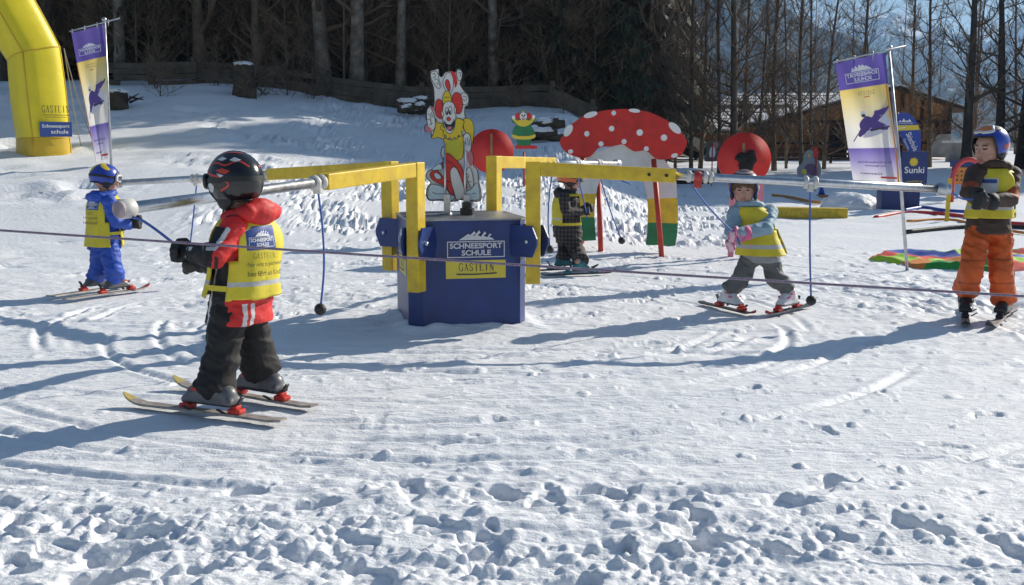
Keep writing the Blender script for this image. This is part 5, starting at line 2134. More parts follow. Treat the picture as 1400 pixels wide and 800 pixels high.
def organic(name, mb, voxel, mats, parent=None, smooth=4, wrinkle=None, matfn=None, base=None, label=None, cat=None, group=None):
    """melt overlapping limbs into ONE continuous skin, crease it like cloth, and colour it by place"""
    me = bpy.data.meshes.new('melt')
    me.from_pydata([tuple(p) for p in mb.v], [], mb.f)
    t = bpy.data.objects.new('melt', me)
    COL.objects.link(t)
    r = t.modifiers.new('r', 'REMESH')
    r.mode = 'VOXEL'
    r.voxel_size = voxel
    s = t.modifiers.new('s', 'SMOOTH')
    s.factor = .5
    s.iterations = smooth
    bpy.context.view_layer.update()
    dg = bpy.context.evaluated_depsgraph_get()
    m2 = bpy.data.meshes.new_from_object(t.evaluated_get(dg))
    bpy.data.objects.remove(t)
    bpy.data.meshes.remove(me)
    m2.name = name
    n = len(m2.vertices)
    co = np.empty(n * 3, np.float32)
    m2.vertices.foreach_get('co', co)
    co = co.reshape(-1, 3).astype(float)
    if wrinkle:
        no = np.empty(n * 3, np.float32)
        m2.vertices.foreach_get('normal', no)
        no = no.reshape(-1, 3)
        amp, sc, seed = wrinkle
        a = fbm(co[:, 2] / sc * 1.5 + 1.3 * vnoise(co[:, 0] / sc, co[:, 1] / sc, seed), (co[:, 0] * .8 + co[:, 1] * .6) / sc * .55, seed, 3, .5)
        b = 1 - 2.4 * np.abs(fbm((co[:, 2] + co[:, 0] * .5) / (sc * .9), (co[:, 1] - co[:, 0]) / (sc * 1.6), seed + 7, 2, .5))
        co = co + no * (amp * (a + .6 * (b - b.mean())))[:, None]
    q = origin(parent) if parent is not None else Vector(base)
    nf = len(m2.polygons)
    if matfn is not None:
        cen = np.empty(nf * 3, np.float32)
        m2.vertices.foreach_set('co', co.astype(np.float32).ravel())
        m2.update()
        m2.polygons.foreach_get('center', cen)
        idx = matfn(cen.reshape(-1, 3).astype(float))
    world = co.copy()
    co = co - np.array(q)
    m2.vertices.foreach_set('co', co.astype(np.float32).ravel())
    m2.materials.clear()
    for k in mats:
        m2.materials.append(k)
    m2.polygons.foreach_set('use_smooth', np.ones(nf, bool))
    m2.polygons.foreach_set('material_index', (idx if matfn is not None else np.zeros(nf)).astype(np.int32))
    m2.update()
    o = bpy.data.objects.new(name, m2)
    COL.objects.link(o)
    if parent is not None:
        o.parent = parent
    else:
        o.location = q
    tag(o, label, cat, group)
    bvh = BVHTree.FromPolygons([Vector(p) for p in world], [list(p.vertices) for p in m2.polygons])
    return o, bvh


def axis_frame(f, u):
    f, u = Vector(f).normalized(), Vector(u).normalized()
    l = u.cross(f).normalized()
    u = f.cross(l).normalized()
    return l, f, u


def helmet(parent, c, f, u, r, mats, brow=18, low=-38, graphics=None, rim=None, gog=None, nm='helmet'):
    """shell open at the face; az 0 = forward, positive to the wearer's left; r = (side, fore-aft, up)"""
    l, f, u = axis_frame(f, u)
    c = Vector(c)

    def pt(az, el, k=1.0):
        ca, sa = math.cos(R(az)), math.sin(R(az))
        ce, se = math.cos(R(el)), math.sin(R(el))
        rr = k * (1 + .04 * max(0, -ca) * ce)
        return c + l * (r[0] * sa * ce * rr) + f * (r[1] * ca * ce * rr) + u * (r[2] * se * k)

    def lim(az):
        a = abs((az + 180) % 360 - 180)
        t = max(0, min(1, (a - 48) / 22))
        t = t * t * (3 - 2 * t)
        b = low + (6 if a > 120 else 0)
        return brow + (b - brow) * t
    na, ne = 64, 12
    v, w_ = [], []
    for j in range(ne + 1):
        for i in range(na):
            az = 360 * i / na
            el = lim(az) + (89.5 - lim(az)) * (j / ne)
            v.append(pt(az, el))
            w_.append(pt(az, el, .90))
    n = len(v)
    f1 = [[j * na + i, j * na + (i + 1) % na, (j + 1) * na + (i + 1) % na, (j + 1) * na + i] for j in range(ne) for i in range(na)]
    f2 = [[n + k for k in reversed(q)] for q in f1]
    f3 = [[i, n + i, n + (i + 1) % na, (i + 1) % na] for i in range(na)]
    top = [[ne * na + i for i in range(na)]]
    mb = MB()
    mb.add(v + w_, f1, 0, True)
    mb.f += f2 + f3 + top
    mb.m += [1] * (len(f2) + len(f3)) + [0]
    mb.sm += [True] * len(f2) + [False] * (len(f3) + 1)
    if graphics:
        art = Art()
        graphics(art)
        art.emit(mb, lambda p, k: pt(p[0], p[1], 1.008 + .0008 * k), 9)
    rimb = MB()
    rimb.tube([pt(360 * i / 48, lim(360 * i / 48) + 1.5, 1.0) for i in range(48)], r[0] * .055, 6, 0, closed=True)
    h = mb.build(nm, mats, parent)
    rimb.build('rim', rim or BLACK, h, off=origin(h))
    for s_ in (-1, 1):
        pad = MB()
        pad.ball(pt(s_ * 92, low + 4, .90), (r[0] * .16, r[1] * .36, r[2] * .36), 0, 12, 8, (l, f, u))
        pad.build('ear_pad', BLACK, h, off=origin(h))
    pad = MB()
    pad.tube([pt(92, low - 12, .85), c - u * r[2] * 1.12 + f * r[1] * .30 + l * r[0] * .3, c - u * r[2] * 1.16 + f * r[1] * .34 - l * r[0] * .3, pt(-92, low - 12, .85)], r[0] * .06, 6)
    pad.build('chin_strap', BLACK, h, off=origin(h))
    if gog:
        el0, el1, fm, lm, a1 = gog
        g = MB()
        ga = Art()
        pts = []
        for i in range(17):
            az = -a1 + 2 * a1 * i / 16
            pts.append((az, el1 - 3 * (abs(az) / a1) ** 3))
        for i in range(17):
            az = a1 - 2 * a1 * i / 16
            pts.append((az, el0 + 5 * (abs(az) / a1) ** 3 + (3.5 if abs(az) < 10 else 0)))
        ga.poly(pts, 0)
        ga.poly([(q[0] * .88, (q[1] - (el0 + el1) / 2) * .74 + (el0 + el1) / 2) for q in pts], 1)
        ga.emit(g, lambda p, k: pt(p[0], p[1], 1.13 + .015 * k), 7)
        ga2 = Art()
        ga2.it = ga.it[:1]
        ga2.emit(g, lambda p, k: pt(p[0], p[1], 1.03), 7)
        edge = [pt(q[0], q[1], 1.075) for q in pts]
        g.tube(edge, r[0] * .07, 6, 0, closed=True)
        gg = g.build('goggles', [fm, lm], h, off=origin(h))
        s_ = MB()
        band = [(az, (el0 + el1) / 2 + (5 if 100 < az < 260 else 2)) for az in range(int(a1) - 2, 362 - int(a1), 8)]
        va = [pt(a, e - 5, 1.022) for a, e in band] + [pt(a, e + 5, 1.022) for a, e in band]
        k = len(band)
        s_.add(va, [[i, i + 1, k + i + 1, k + i] for i in range(k - 1)], 0, True)
        s_.build('strap', BLACK, gg, off=origin(gg))
    return h


def hand(parent, wr, d, thumb, curl, m, size=1.0, right=True, nm='glove', cuff=None, stripe=None):
    """glove with palm, four unequal bent fingers and a thumb; d = wrist to knuckles, thumb = side of the thumb, fingers curl towards curl"""
    d = Vector(d).normalized()
    th = (Vector(thumb) - d * Vector(thumb).dot(d)).normalized()
    cu_ = d.cross(th).normalized()
    if cu_.dot(Vector(curl)) < 0:
        cu_ = -cu_
    s = size
    wr = Vector(wr)
    mb = MB()
    capsule(mb, wr - d * .03 * s, wr + d * .012 * s, .034 * s, .030 * s)
    mb.ball(wr + d * .042 * s, (.036 * s, .036 * s, .020 * s), 0, 14, 9, (d, th, cu_))
    for k, (off, L) in enumerate(((.026, .95), (.009, 1.08), (-.009, 1.0), (-.026, .82))):
        a = wr + d * .066 * s + th * off * s
        b = a + (d * .55 + cu_ * .8) * .028 * L * s
        c = b + (d * -.55 + cu_ * .75) * .024 * L * s
        e = c + (d * -.9 - cu_ * .1) * .016 * L * s
        limb(mb, [wr + d * .04 * s + th * off * .8 * s, a, b, c, e], [.0115 * s, .0115 * s, .0108 * s, .010 * s, .009 * s])
    t0 = wr + d * .018 * s + th * .026 * s
    t1 = t0 + (th * .7 + d * .6 + cu_ * .35) * .030 * s
    t2 = t1 + (d * .6 + cu_ * .85 - th * .15) * .026 * s
    limb(mb, [t0, t1, t2], [.014 * s, .0125 * s, .011 * s])
    mats = [m] if not stripe else [m, stripe]
    fn = None
    if stripe:
        dn = np.array(d)
        w0 = np.array(wr)
        fn = lambda c: (((c - w0) @ dn / (.022 * s)).astype(int) % 2)
    o, _ = organic(nm, mb, .0052 * s, mats, parent, 2, (.0015, .03, 4), fn)
    cf = MB()
    cf.tube([wr - d * .055 * s, wr - d * .03 * s, wr - d * .005 * s], [.046 * s, .042 * s, .034 * s], 14)
    cf.build('cuff', cuff or m, o, off=origin(o))
    return o


def boot(parent, foot, fwd, H, m, msole, mbuck, size=1.0):
    """ski boot: shell leaning forward, foot, lugged sole, buckles; foot = middle of the sole"""
    s = size
    f = Vector((fwd[0], fwd[1], 0)).normalized()
    l = Z3.cross(f)
    ft = Vector(foot)
    mb = MB()
    ank = ft - f * .028 * s + Z3 * .075 * s
    capsule(mb, ank, ank + f * .012 * s + Z3 * H * s, .048 * s, .051 * s)
    capsule(mb, ft - f * .070 * s + Z3 * .052 * s, ft + f * .075 * s + Z3 * .046 * s, .043 * s, .037 * s)
    mb.box(ft + Z3 * .030 * s, (.235 * s, .078 * s, .03 * s), 0, (f, l, Z3), .008)
    mb.ball(ft + f * .02 * s + Z3 * .075 * s, (.06 * s, .042 * s, .04 * s), 0, 12, 8, (f, l, Z3))
    z0 = ft.z
    o, bvh = organic('boot', mb, .008 * s, [m, msole], parent, 3, None, lambda c: (c[:, 2] < z0 + .028 * s).astype(int))
    for sg in (-1, 1):
        for (a, z) in ((.045, .075), (.01, .10), (-.01, .145)):
            p = ft + f * a * s + Z3 * z * s + l * sg * .2
            hit = bvh.ray_cast(p, -l * sg, .25)
            if hit[0] is not None:
                bk = MB()
                bk.box(hit[0] + l * sg * .003, (.034 * s, .012 * s, .014 * s), 0, (f, l, Z3), .003)
                bk.build('buckle', mbuck, o, off=origin(o))
    return o


def ski(label, tail, tip, foot_t, mtop, mtip, mred, wd=.066, group=None):
    tail, tip = Vector(tail), Vector(tip)
    z = max(gz(tail.x, tail.y), gz(tip.x, tip.y), gz(*(tail.lerp(tip, .5).xy))) + .016
    tail.z = tip.z = z
    d = (tip - tail)
    L = d.length
    d.normalize()
    s = Z3.cross(d)
    e = empty('ski', tail.lerp(tip, foot_t), label, 'ski', group)
    n = 30
    v, f, mi = [], [], []
    for i in range(n + 1):
        t = i / n
        w_ = wd / 2 * (1 - .30 * math.exp(-((t - .45) / .26) ** 2))
        if t > .86:
            w_ *= math.sqrt(max(.02, 1 - ((t - .86) / .14) ** 2))
        if t < .05:
            w_ *= .82 + .18 * t / .05
        up = .036 * max(0, (t - .86) / .14) ** 1.8 * (L / .8) + .006 * max(0, (.06 - t) / .06)
        th = .012 - .006 * abs(t - .45)
        c = tail + d * (L * t) + Z3 * up
        for (a, b) in ((-1, 0), (1, 0), (.9, 1), (-.9, 1)):
            v.append(c + s * (w_ * a) + Z3 * (th * b))
    for i in range(n):
        for k in range(4):
            f.append([i * 4 + k, i * 4 + (k + 1) % 4, (i + 1) * 4 + (k + 1) % 4, (i + 1) * 4 + k])
            mi.append(1 if i > n * .90 else (2 if k == 0 else 0))
    f += [[3, 2, 1, 0], [n * 4 + k for k in range(4)]]
    mi += [0, 1]
    mb = MB()
    mb.add(v, f)
    mb.m = mi
    mb.build('board', [mtop, mtip, BLACK], e)
    c = tail.lerp(tip, foot_t) + Z3 * .012
    for (nm, a) in (('toe_binding', .135), ('heel_binding', -.135)):
        mb = MB()
        mb.box(c + d * a + Z3 * .012, (.066, .050, .022), 0, (d, s, Z3), .008)
        mb.box(c + d * (a * .97) + Z3 * .030, (.036, .040, .018), 0, (d, s, Z3), .008)
        if a < 0:
            mb.beam(c + d * (a - .005) + Z3 * .035, c + d * (a - .035) + Z3 * .078, .024, .009, 1, bev=.003)
        mb.beam(c + d * (a * .7) + s * .036 + Z3 * .004, c + d * (a * .7) + s * .075 + Z3 * .03, .02, .006, 1)
        mb.build(nm, [mred, DKMETAL], e)
    return tail.lerp(tip, foot_t) + Z3 * .026, d


def torso_rings(P, k=1.0, add=0.0, flare=0.0, low=-.22, top=1.08):
    """rings up the spine from hem to neck"""
    pel, che, nek = P['pelvis'], P['chest'], P['neck']
    def sp(t):
        if t < .55:
            return pel.lerp(che, t / .55) if t >= 0 else pel + (pel - che) * (-t / .55)
        return che.lerp(nek, (t - .55) / .45)
    out = []
    for t, a, b in ((low, .150, .132), (-.1, .150, .134), (.1, .146, .130), (.35, .142, .122), (.6, .150, .118), (.8, .146, .108), (.92, .112, .092), (1.0, .078, .074), (1.08, .066, .066)):
        if t < low - 1e-6 or t > top + 1e-6:
            continue
        fl = flare * max(0, (.35 - t) / .5)
        out.append((sp(t), a * k + add + fl, b * k + add + fl))
    return out


def vest(parent, P, l, f, k, hem=-.04, add=.026, flare=.03, tape=True, side_gap=20, front_logo=False, label=None):
    """tabard of two panels joined over the shoulders; returns the mesh and its ray tree"""
    rings = torso_rings(P, k, add, flare, hem, 1.02)
    cs = [np.array(r[0]) for r in rings]
    n, sub = 96, 6
    prof = [(c[0], c[1], c[2], r[1], r[2]) for c, r in zip(cs, rings)]
    prof = catmull(prof, sub)
    v, f_, mi = [], [], []
    N = len(prof)
    zs = [p[2] for p in prof]
    top = P['neck'].z
    for j, p in enumerate(prof):
        for i in range(n):
            t = 6.283185 * i / n
            ct, st_ = math.cos(t), math.sin(t)
            q = (abs(ct) ** 2.5 + abs(st_) ** 2.5) ** (-1 / 2.5)
            drop = j / N
            wv = 1 + (1 - drop) * (.030 * math.sin(3 * t + p[0] * 9) + .022 * math.sin(7 * t + 2 + 5 * drop)) + .014 * math.sin(5 * t + 11 * drop) + .010 * math.sin(13 * drop + 2 * t)
            v.append(Vector(p[:3]) + l * (p[3] * q * ct * wv) + f * (p[4] * q * st_ * wv))
    sh_z = P['chest'].z + .80 * (P['neck'].z - P['chest'].z)
    h0 = prof[0][2]
    Ht = top - h0
    for j in range(N - 1):
        for i in range(n):
            a = (i + .5) / n * 360
            dside = min(abs((a + 180) % 360 - 180), abs(a - 180))
            z = (zs[j] + zs[j + 1]) / 2
            g = side_gap + (14 if z > h0 + .5 * Ht else 0)
            if z < sh_z and dside < g:
                continue
            f_.append([j * n + i, j * n + (i + 1) % n, (j + 1) * n + (i + 1) % n, (j + 1) * n + i])
            r = (z - h0) / Ht
            mi.append(1 if tape and .155 < r < .235 else 0)
    mb = MB()
    mb.add(v, f_, 0, True)
    mb.m = mi
    o = mb.build('vest', [VEST, REFLECT], parent, label=label)
    sm = o.modifiers.new('cloth_thickness', 'SOLIDIFY')
    sm.thickness = .006
    sm.offset = -1
    bvh = BVHTree.FromPolygons([Vector(p) for p in v], f_)
    # side straps
    for s_ in (-1, 1):
        st_ = MB()
        c = P['pelvis'].lerp(P['chest'], .35)
        pts = []
        for tdeg in range(-34, 35, 8):
            a = R(tdeg)
            pts.append(c + l * (s_ * (.150 * k + add) * math.cos(a) * 1.02) + f * ((.135 * k + add) * math.sin(a) * 1.25))
        st_.add([p - Z3 * .012 for p in pts] + [p + Z3 * .012 for p in pts], [[i, i + 1, len(pts) + i + 1, len(pts) + i] for i in range(len(pts) - 1)], 0, True)
        st_.build('side_strap', VEST, o, off=origin(o))
    return o, bvh


def project(o, bvh, art, mats, ctr, ux, uy, nrm, name='print', off=.0075, step=.0006, maxlen=.012):
    """lay flat print onto a curved cloth"""
    mb = MB()
    ctr, ux, uy, nrm = Vector(ctr), Vector(ux).normalized(), Vector(uy).normalized(), Vector(nrm).normalized()

    def fn(p, k):
        s = ctr + ux * float(p[0]) + uy * float(p[1]) + nrm * .4
        h = bvh.ray_cast(s, -nrm, .8)
        if h[0] is None:
            return Vector((0, 0, 1e6))
        return h[0] + nrm * (off + step * k)
    art.emit(mb, fn, maxlen)
    ok = [i for i, q in enumerate(mb.f) if all(mb.v[v][2] < 1e5 for v in q)]
    use = sorted({v for i in ok for v in mb.f[i]})
    ren = {v: n for n, v in enumerate(use)}
    mb.f, mb.m, mb.sm = [[ren[v] for v in mb.f[i]] for i in ok], [mb.m[i] for i in ok], [mb.sm[i] for i in ok]
    mb.v = [mb.v[v] for v in use]
    return mb.build(name, mats, o, off=origin(o))


def vest_art(w_, lines):
    """blue emblem patch with lines of text under it"""
    a = Art()
    a.rect(-w_ / 2, .0, w_ / 2, w_ * .66, 1)
    lg = Art()
    lg.logo(-w_ * .44, .01, w_ * .88, 0, 0, False)
    b = min(q[0][:, 1].min() for q in lg.it)
    for vv, ff, m in lg.it:
        vv = vv.copy()
        vv[:, 1] = w_ * .06 + (vv[:, 1] - b) * 1.2
        a.it.append((vv, ff, 0))
    a.serif('GASTEIN', -w_ * .34, -w_ * .24, w_ * .34, -w_ * .08, 2)
    for i, t in enumerate(lines):
        y = -w_ * (.48 + .24 * i)
        a.text(t, -w_ * .56, y, w_ * .56, y + w_ * .15, 2, .01)
    return a


VM = [mat('vest_print_white', (.72, .73, .75), .6), VLOGO, VDARK]


def build_person(S):
    """S: everything read from the photograph about one child"""
    k = S['k']
    tk = k * S.get('tk', .82)
    ak = k * S.get('ak', .88)
    h = Vector((S['face'][0], S['face'][1], 0)).normalized()
    l = Z3.cross(h)
    feet = []
    for sk in S['skis']:
        feet.append(ski(sk['label'], ground(*sk['tail'], S['D']), ground(*sk['tip'], S['D']), sk['t'], sk['top'], sk['tipm'], sk['red'], sk.get('wd', .066), S['skigroup']))
    D = S['D']
    J = {n: at(q[0], q[1], D + (q[2] if len(q) > 2 else 0)) for n, q in S['J'].items()}
    base = (feet[0][0] + feet[1][0]) / 2
    base.z -= .026
    nf = Vector((S.get('look', S['face'])[0], S.get('look', S['face'])[1], S.get('nod', 0))).normalized()
    hl, hf, hu = axis_frame(nf, Vector((0, 0, 1)) + Vector(S.get('tilt', (0, 0, 0))))
    # --- the body: one continuous skin
    mb = MB()
    hc = J['head']
    mb.ball(hc + hu * .015 * k, (.074 * k, .088 * k, .092 * k), 0, 20, 14, (hl, hf, hu))
    mb.ball(hc + hf * .018 * k - hu * .040 * k, (.058 * k, .064 * k, .058 * k), 0, 16, 10, (hl, hf, hu))
    mb.ball(hc + hf * .058 * k - hu * .078 * k, (.026 * k, .020 * k, .018 * k), 0, 12, 8, (hl, hf, hu))
    for s_ in (-1, 1):
        mb.ball(hc + hf * .052 * k - hu * .030 * k + hl * .034 * k * s_, (.026 * k, .024 * k, .024 * k), 0, 12, 8, (hl, hf, hu))
        mb.ball(hc + hl * .074 * k * s_ - hu * .008 * k, (.012 * k, .024 * k, .032 * k), 0, 10, 8, (hl, hf, hu))
        mb.ball(hc + hf * .072 * k + hl * .028 * k * s_ + hu * .030 * k, (.026 * k, .014 * k, .010 * k), 0, 12, 8, (hl, hf, hu))
    capsule(mb, hc + hf * .080 * k + hu * .012 * k, hc + hf * .098 * k - hu * .018 * k, .008 * k, .0125 * k)
    mb.ball(hc + hf * .084 * k - hu * .052 * k, (.022 * k, .010 * k, .011 * k), 0, 10, 8, (hl, hf, hu))
    capsule(mb, hc - hu * .05 * k, J['neck'] - Z3 * .03, .044 * k, .048 * k)
    loft(mb, torso_rings(J, tk, -.03, 0, -.1, 1.0), l, h)
    for s_ in 'LR':
        limb(mb, [J['sh' + s_], J['el' + s_], J['wr' + s_]], [.038 * ak, .032 * ak, .026 * ak])
        i = 0 if s_ == S['order'][0] else 1
        ank = feet[i][0] + Z3 * .09 * k - feet[i][1] * .03
        limb(mb, [J['hip' + s_], J['kn' + s_], ank], [.052 * k, .042 * k, .034 * k])
        limb(mb, [ank - Z3 * .04 * k, ank - Z3 * .055 * k + feet[i][1] * .10 * k], [.034 * k, .026 * k])
    hcn, hfn, hln, hun = (np.array(q) for q in (hc, hf, hl, hu))

    def face(c):
        d = c - hcn
        x, y, z = d @ hln / k, d @ hfn / k, d @ hun / k
        m = np.zeros(len(c), int)
        m[(np.abs(x) < .020 - .2 * np.abs(z + .054)) & (np.abs(z + .054) < .0065) & (y > .05)] = 1
        m[(((np.abs(x) - .029) / .0125) ** 2 + ((z - .010) / .0062) ** 2 < 1) & (y > .04)] = 2
        m[(np.abs(np.abs(x) - .030) < .017) & (np.abs(z - .031 + .12 * np.abs(np.abs(x) - .028)) < .0042) & (y > .04)] = 3
        return m
    root, _ = organic('person', mb, .0058, [SKIN, LIPS, EYE, BROW], None, 2, None, face, base, S['label'], 'person')
    # --- clothes
    tm = S['trousers']
    mb = MB()
    loft(mb, torso_rings(J, tk, -.002, 0, -.22, .35), l, h)
    pr = S.get('legr', (.094, .080, .078))
    cuffs = []
    for s_ in 'LR':
        i = 0 if s_ == S['order'][0] else 1
        ank = feet[i][0] + Z3 * S.get('cuff' + s_, .12) * k - feet[i][1] * .008
        cuffs.append(ank)
        kn = J['kn' + s_]
        limb(mb, [J['hip' + s_], kn, ank + (kn - ank) * .18], [pr[0] * k, pr[1] * k, pr[2] * k * .96])
        dd = (kn - ank).normalized()
        ax1 = (h - dd * h.dot(dd)).normalized()
        loft(mb, [(ank + dd * .12 * k, pr[2] * k * .94, pr[2] * k * .94), (ank + dd * .05 * k, pr[2] * k * 1.0, pr[2] * k * 1.02), (ank, pr[2] * k * 1.03, pr[2] * k * 1.08)], dd.cross(ax1), ax1, 18)
    organic('trousers', mb, .0068, tm['mats'], root, 3, (tm.get('amp', .015), .075 * k, S['seed']), (lambda c: tm['fn'](c, J, l, h, k)) if 'fn' in tm else None)
    jm = S['jacket']
    mb = MB()
    loft(mb, torso_rings(J, tk, .008, .010, jm.get('hem', -.16), 1.0), l, h)
    sr = S.get('armr', (.066, .058, .046))
    for s_ in 'LR':
        limb(mb, [J['sh' + s_], J['el' + s_], J['wr' + s_]], [sr[0] * ak, sr[1] * ak, sr[2] * ak])
        capsule(mb, J['chest'].lerp(J['neck'], .62), J['sh' + s_], .070 * ak, .064 * ak)
    col = jm.get('collar', 'hood')
    nk = J['neck']
    ringc = [nk + (l * math.cos(t) * .075 + h * math.sin(t) * .072) * k + Z3 * (.018 + .012 * math.sin(t)) * k for t in np.linspace(0, 6.2832, 15)[:-1]]
    for i in range(14):
        capsule(mb, ringc[i], ringc[(i + 1) % 14], .024 * k, .024 * k, 10)
    jo, jb = organic('jacket', mb, S.get('vox', .0062), jm['mats'], root, 3, (.011, .070 * k, S['seed'] + 3), (lambda c: jm['fn'](c, J, l, h, k)) if 'fn' in jm else None)
    if col == 'hood':
        mb = MB()
        hc2 = nk - h * .085 * k + Z3 * S.get('hood_up', .0)
        mb.ball(hc2, (.088 * k, .050 * k, .058 * k), 0, 16, 10, (l, h, Z3))
        for s_ in (-1, 1):
            capsule(mb, hc2 + l * s_ * .07 * k, nk + l * s_ * .075 * k + h * .03 * k + Z3 * .012 * k, .038 * k, .026 * k)
        organic('hood', mb, .007, [jm['hoodm']], root, 3, (.008, .06 * k, S['seed'] + 5))
    vo = None
    if 'vest' in S:
        V = S['vest']
        vo, vb = vest(root, J, l, h, tk, V.get('hem', -.05), V.get('add', .028), V.get('flare', .03), V.get('tape', True), V.get('gap', 20))
        for (art, ctr, nrm, vm) in V.get('prints', []):
            n_2 = (h * nrm[0] + l * nrm[1]).normalized()
            ux = Z3.cross(n_2)
            c = J['pelvis'].lerp(J['neck'], ctr[1]) + ux * ctr[0]
            project(vo, vb, art, vm, c, ux, Z3, n_2)
    for s_ in 'LR':
        i = 0 if s_ == S['order'][0] else 1
        g = S['glove']
        dirv = (J['wr' + s_] - J['el' + s_]).normalized()
        hd = S.get('hand' + s_)
        hand(root, J['wr' + s_], hd[0] if hd else dirv, hd[1] if hd else Z3, hd[2] if hd else -l, g['m'], g.get('size', 1.0) * k * 1.02, s_ == 'R', 'glove', g.get('cuff'), g.get('stripe'))
        b = S['boot']
        boot(root, feet[i][0], feet[i][1], b.get('H', .12), b['m'], b['sole'], b['buckle'], b.get('size', .95) * k)
    H = S['helmet']
    helmet(root, hc + hu * H.get('dz', .035) * k - hf * .008 * k, hf, hu + hf * H.get('pitch', 0), tuple(q * k for q in H.get('r', (.108, .124, .112))), H['mats'], H.get('brow', 16), H.get('low', -42), H.get('gfx'), H.get('rim'), H.get('gog'))
    if 'hair' in S:
        mb = MB()
        for i in range(26):
            a = R(-64 + 128 * i / 25)
            d = (hf * math.cos(a) + hl * math.sin(a))
            p0 = hc + d * .086 * k + hu * .062 * k
            L = .022 + .045 * (abs(a) / 1.1) ** 2 + rng.uniform(-.004, .006)
            mb.tube([p0, p0 + d * .006 * k - hu * L * .5 * k + hl * rng.uniform(-.004, .004), p0 + d * .002 * k - hu * L * k + hl * rng.uniform(-.006, .006)], [.007 * k, .006 * k, .002 * k], 5)
        mb.build('hair', S['hair'], root)
    return root, J


# ---- cloths
BLK = mat('black_cloth', (.016, .015, .016), .75, .2, 9, .3, 30)
BLKT = mat('black_trouser_cloth', (.011, .010, .010), .75, .25, 8, .35, 26)
REDC = mat('red_jacket_cloth', (.60, .018, .016), .62, .12, 9, .3, 30)
WHC = mat('white_trim', (.60, .60, .60), .6)
BLUEC = mat('blue_suit_cloth', (.018, .075, .42), .6, .18, 9, .3, 30)
LTBLUE = mat('light_blue_jacket_cloth', (.24, .36, .45), .7, .15, 8, .35, 28)
GREYT = mat('grey_trouser_cloth', (.12, .125, .125), .75, .18, 8, .35, 28)
BROWNJ = mat('brown_jacket_cloth', (.060, .036, .026), .75, .22, 8, .35, 28)
ORANGET = mat('orange_trouser_cloth', (.56, .095, .012), .65, .16, 7, .35, 24)
ORANGED = mat('dark_orange_cloth', (.34, .06, .010), .7, .15, 7)
GLOVEB = mat('black_glove', (.016, .016, .018), .7, .2, 30, .3, 60)
GLOVEP = mat('pink_glove', (.62, .13, .26), .7, .1, 20)
GLOVEW = mat('pale_pink_glove', (.68, .45, .50), .7, .1, 20)
BOOTG = mat('grey_boot', (.11, .11, .12), .4, .2, 15)
BOOTW = mat('white_boot', (.66, .66, .68), .4, .1, 15)
BOOTB = mat('black_boot', (.025, .024, .026), .4, .2, 15)
BOOTT = mat('teal_boot', (.02, .16, .19), .4, .2, 15)
SKIW = mat('worn_ski_top', (.34, .30, .27), .45, .35, 25)
SKID = mat('dark_ski_top', (.05, .045, .05), .4, .3, 25)
SKIY = mat('yellow_ski_tip', (.46, .36, .11), .45, .2, 30)
SKIR = mat('red_ski_tip', (.42, .03, .03), .4, .15, 30)
BIND = mat('red_binding', (.58, .035, .02), .4, .1, 20)
HELB = mat('black_helmet', (.010, .010, .011), .18, .1, 10, coat=.3)
HELBL = mat('blue_helmet', (.018, .05, .36), .3, .1, 10, coat=.3)
HELO = mat('brown_helmet', (.15, .045, .025), .3, .1, 10, coat=.3)
HELOR = mat('orange_helmet', (.62, .13, .02), .3, .1, 10, coat=.3)
GFRW = mat('goggle_frame_white', (.62, .62, .62), .4)
GFRB = mat('goggle_frame_black', (.02, .02, .02), .4)
LENSO = mat('orange_lens', (.55, .16, .02), .08, .05, 5, spec=.8, coat=.5)
LENSD = mat('dark_lens', (.03, .03, .05), .06, spec=.8, coat=.5)

PLAID = bpy.data.materials.new('dark_plaid_cloth')
PLAID.use_nodes = True
n_ = PLAID.node_tree
p_ = n_.nodes['Principled BSDF']
p_.inputs['Roughness'].default_value = .8
tc_ = n_.nodes.new('ShaderNodeTexCoord')
sx_ = n_.nodes.new('ShaderNodeSeparateXYZ')
n_.links.new(tc_.outputs['Object'], sx_.inputs[0])
w1 = n_.nodes.new('ShaderNodeMath'); w1.operation = 'SINE'
m1 = n_.nodes.new('ShaderNodeMath'); m1.operation = 'MULTIPLY'; m1.inputs[1].default_value = 170
n_.links.new(sx_.outputs['Z'], m1.inputs[0]); n_.links.new(m1.outputs[0], w1.inputs[0])
w2 = n_.nodes.new('ShaderNodeMath'); w2.operation = 'SINE'
m2 = n_.nodes.new('ShaderNodeMath'); m2.operation = 'MULTIPLY'; m2.inputs[1].default_value = 190
n_.links.new(sx_.outputs['X'], m2.inputs[0]); n_.links.new(m2.outputs[0], w2.inputs[0])
ad_ = n_.nodes.new('ShaderNodeMath'); ad_.operation = 'ADD'
n_.links.new(w1.outputs[0], ad_.inputs[0]); n_.links.new(w2.outputs[0], ad_.inputs[1])
cr_ = n_.nodes.new('ShaderNodeValToRGB')
cr_.color_ramp.elements[0].position = .2; cr_.color_ramp.elements[0].color = (.014, .012, .012, 1)
cr_.color_ramp.elements[1].position = .95; cr_.color_ramp.elements[1].color = (.085, .070, .064, 1)
mr_ = n_.nodes.new('ShaderNodeMapRange'); mr_.inputs['From Min'].default_value = -2; mr_.inputs['From Max'].default_value = 2
n_.links.new(ad_.outputs[0], mr_.inputs['Value']); n_.links.new(mr_.outputs[0], cr_.inputs[0]); n_.links.new(cr_.outputs[0], p_.inputs['Base Color'])


def seg_coord(c, a, b):
    a, b = np.array(a), np.array(b)
    d = b - a
    L = np.linalg.norm(d)
    d /= L
    q = c - a
    t = q @ d
    perp = q - t[:, None] * d
    return t / L, perp, np.linalg.norm(perp, axis=1)


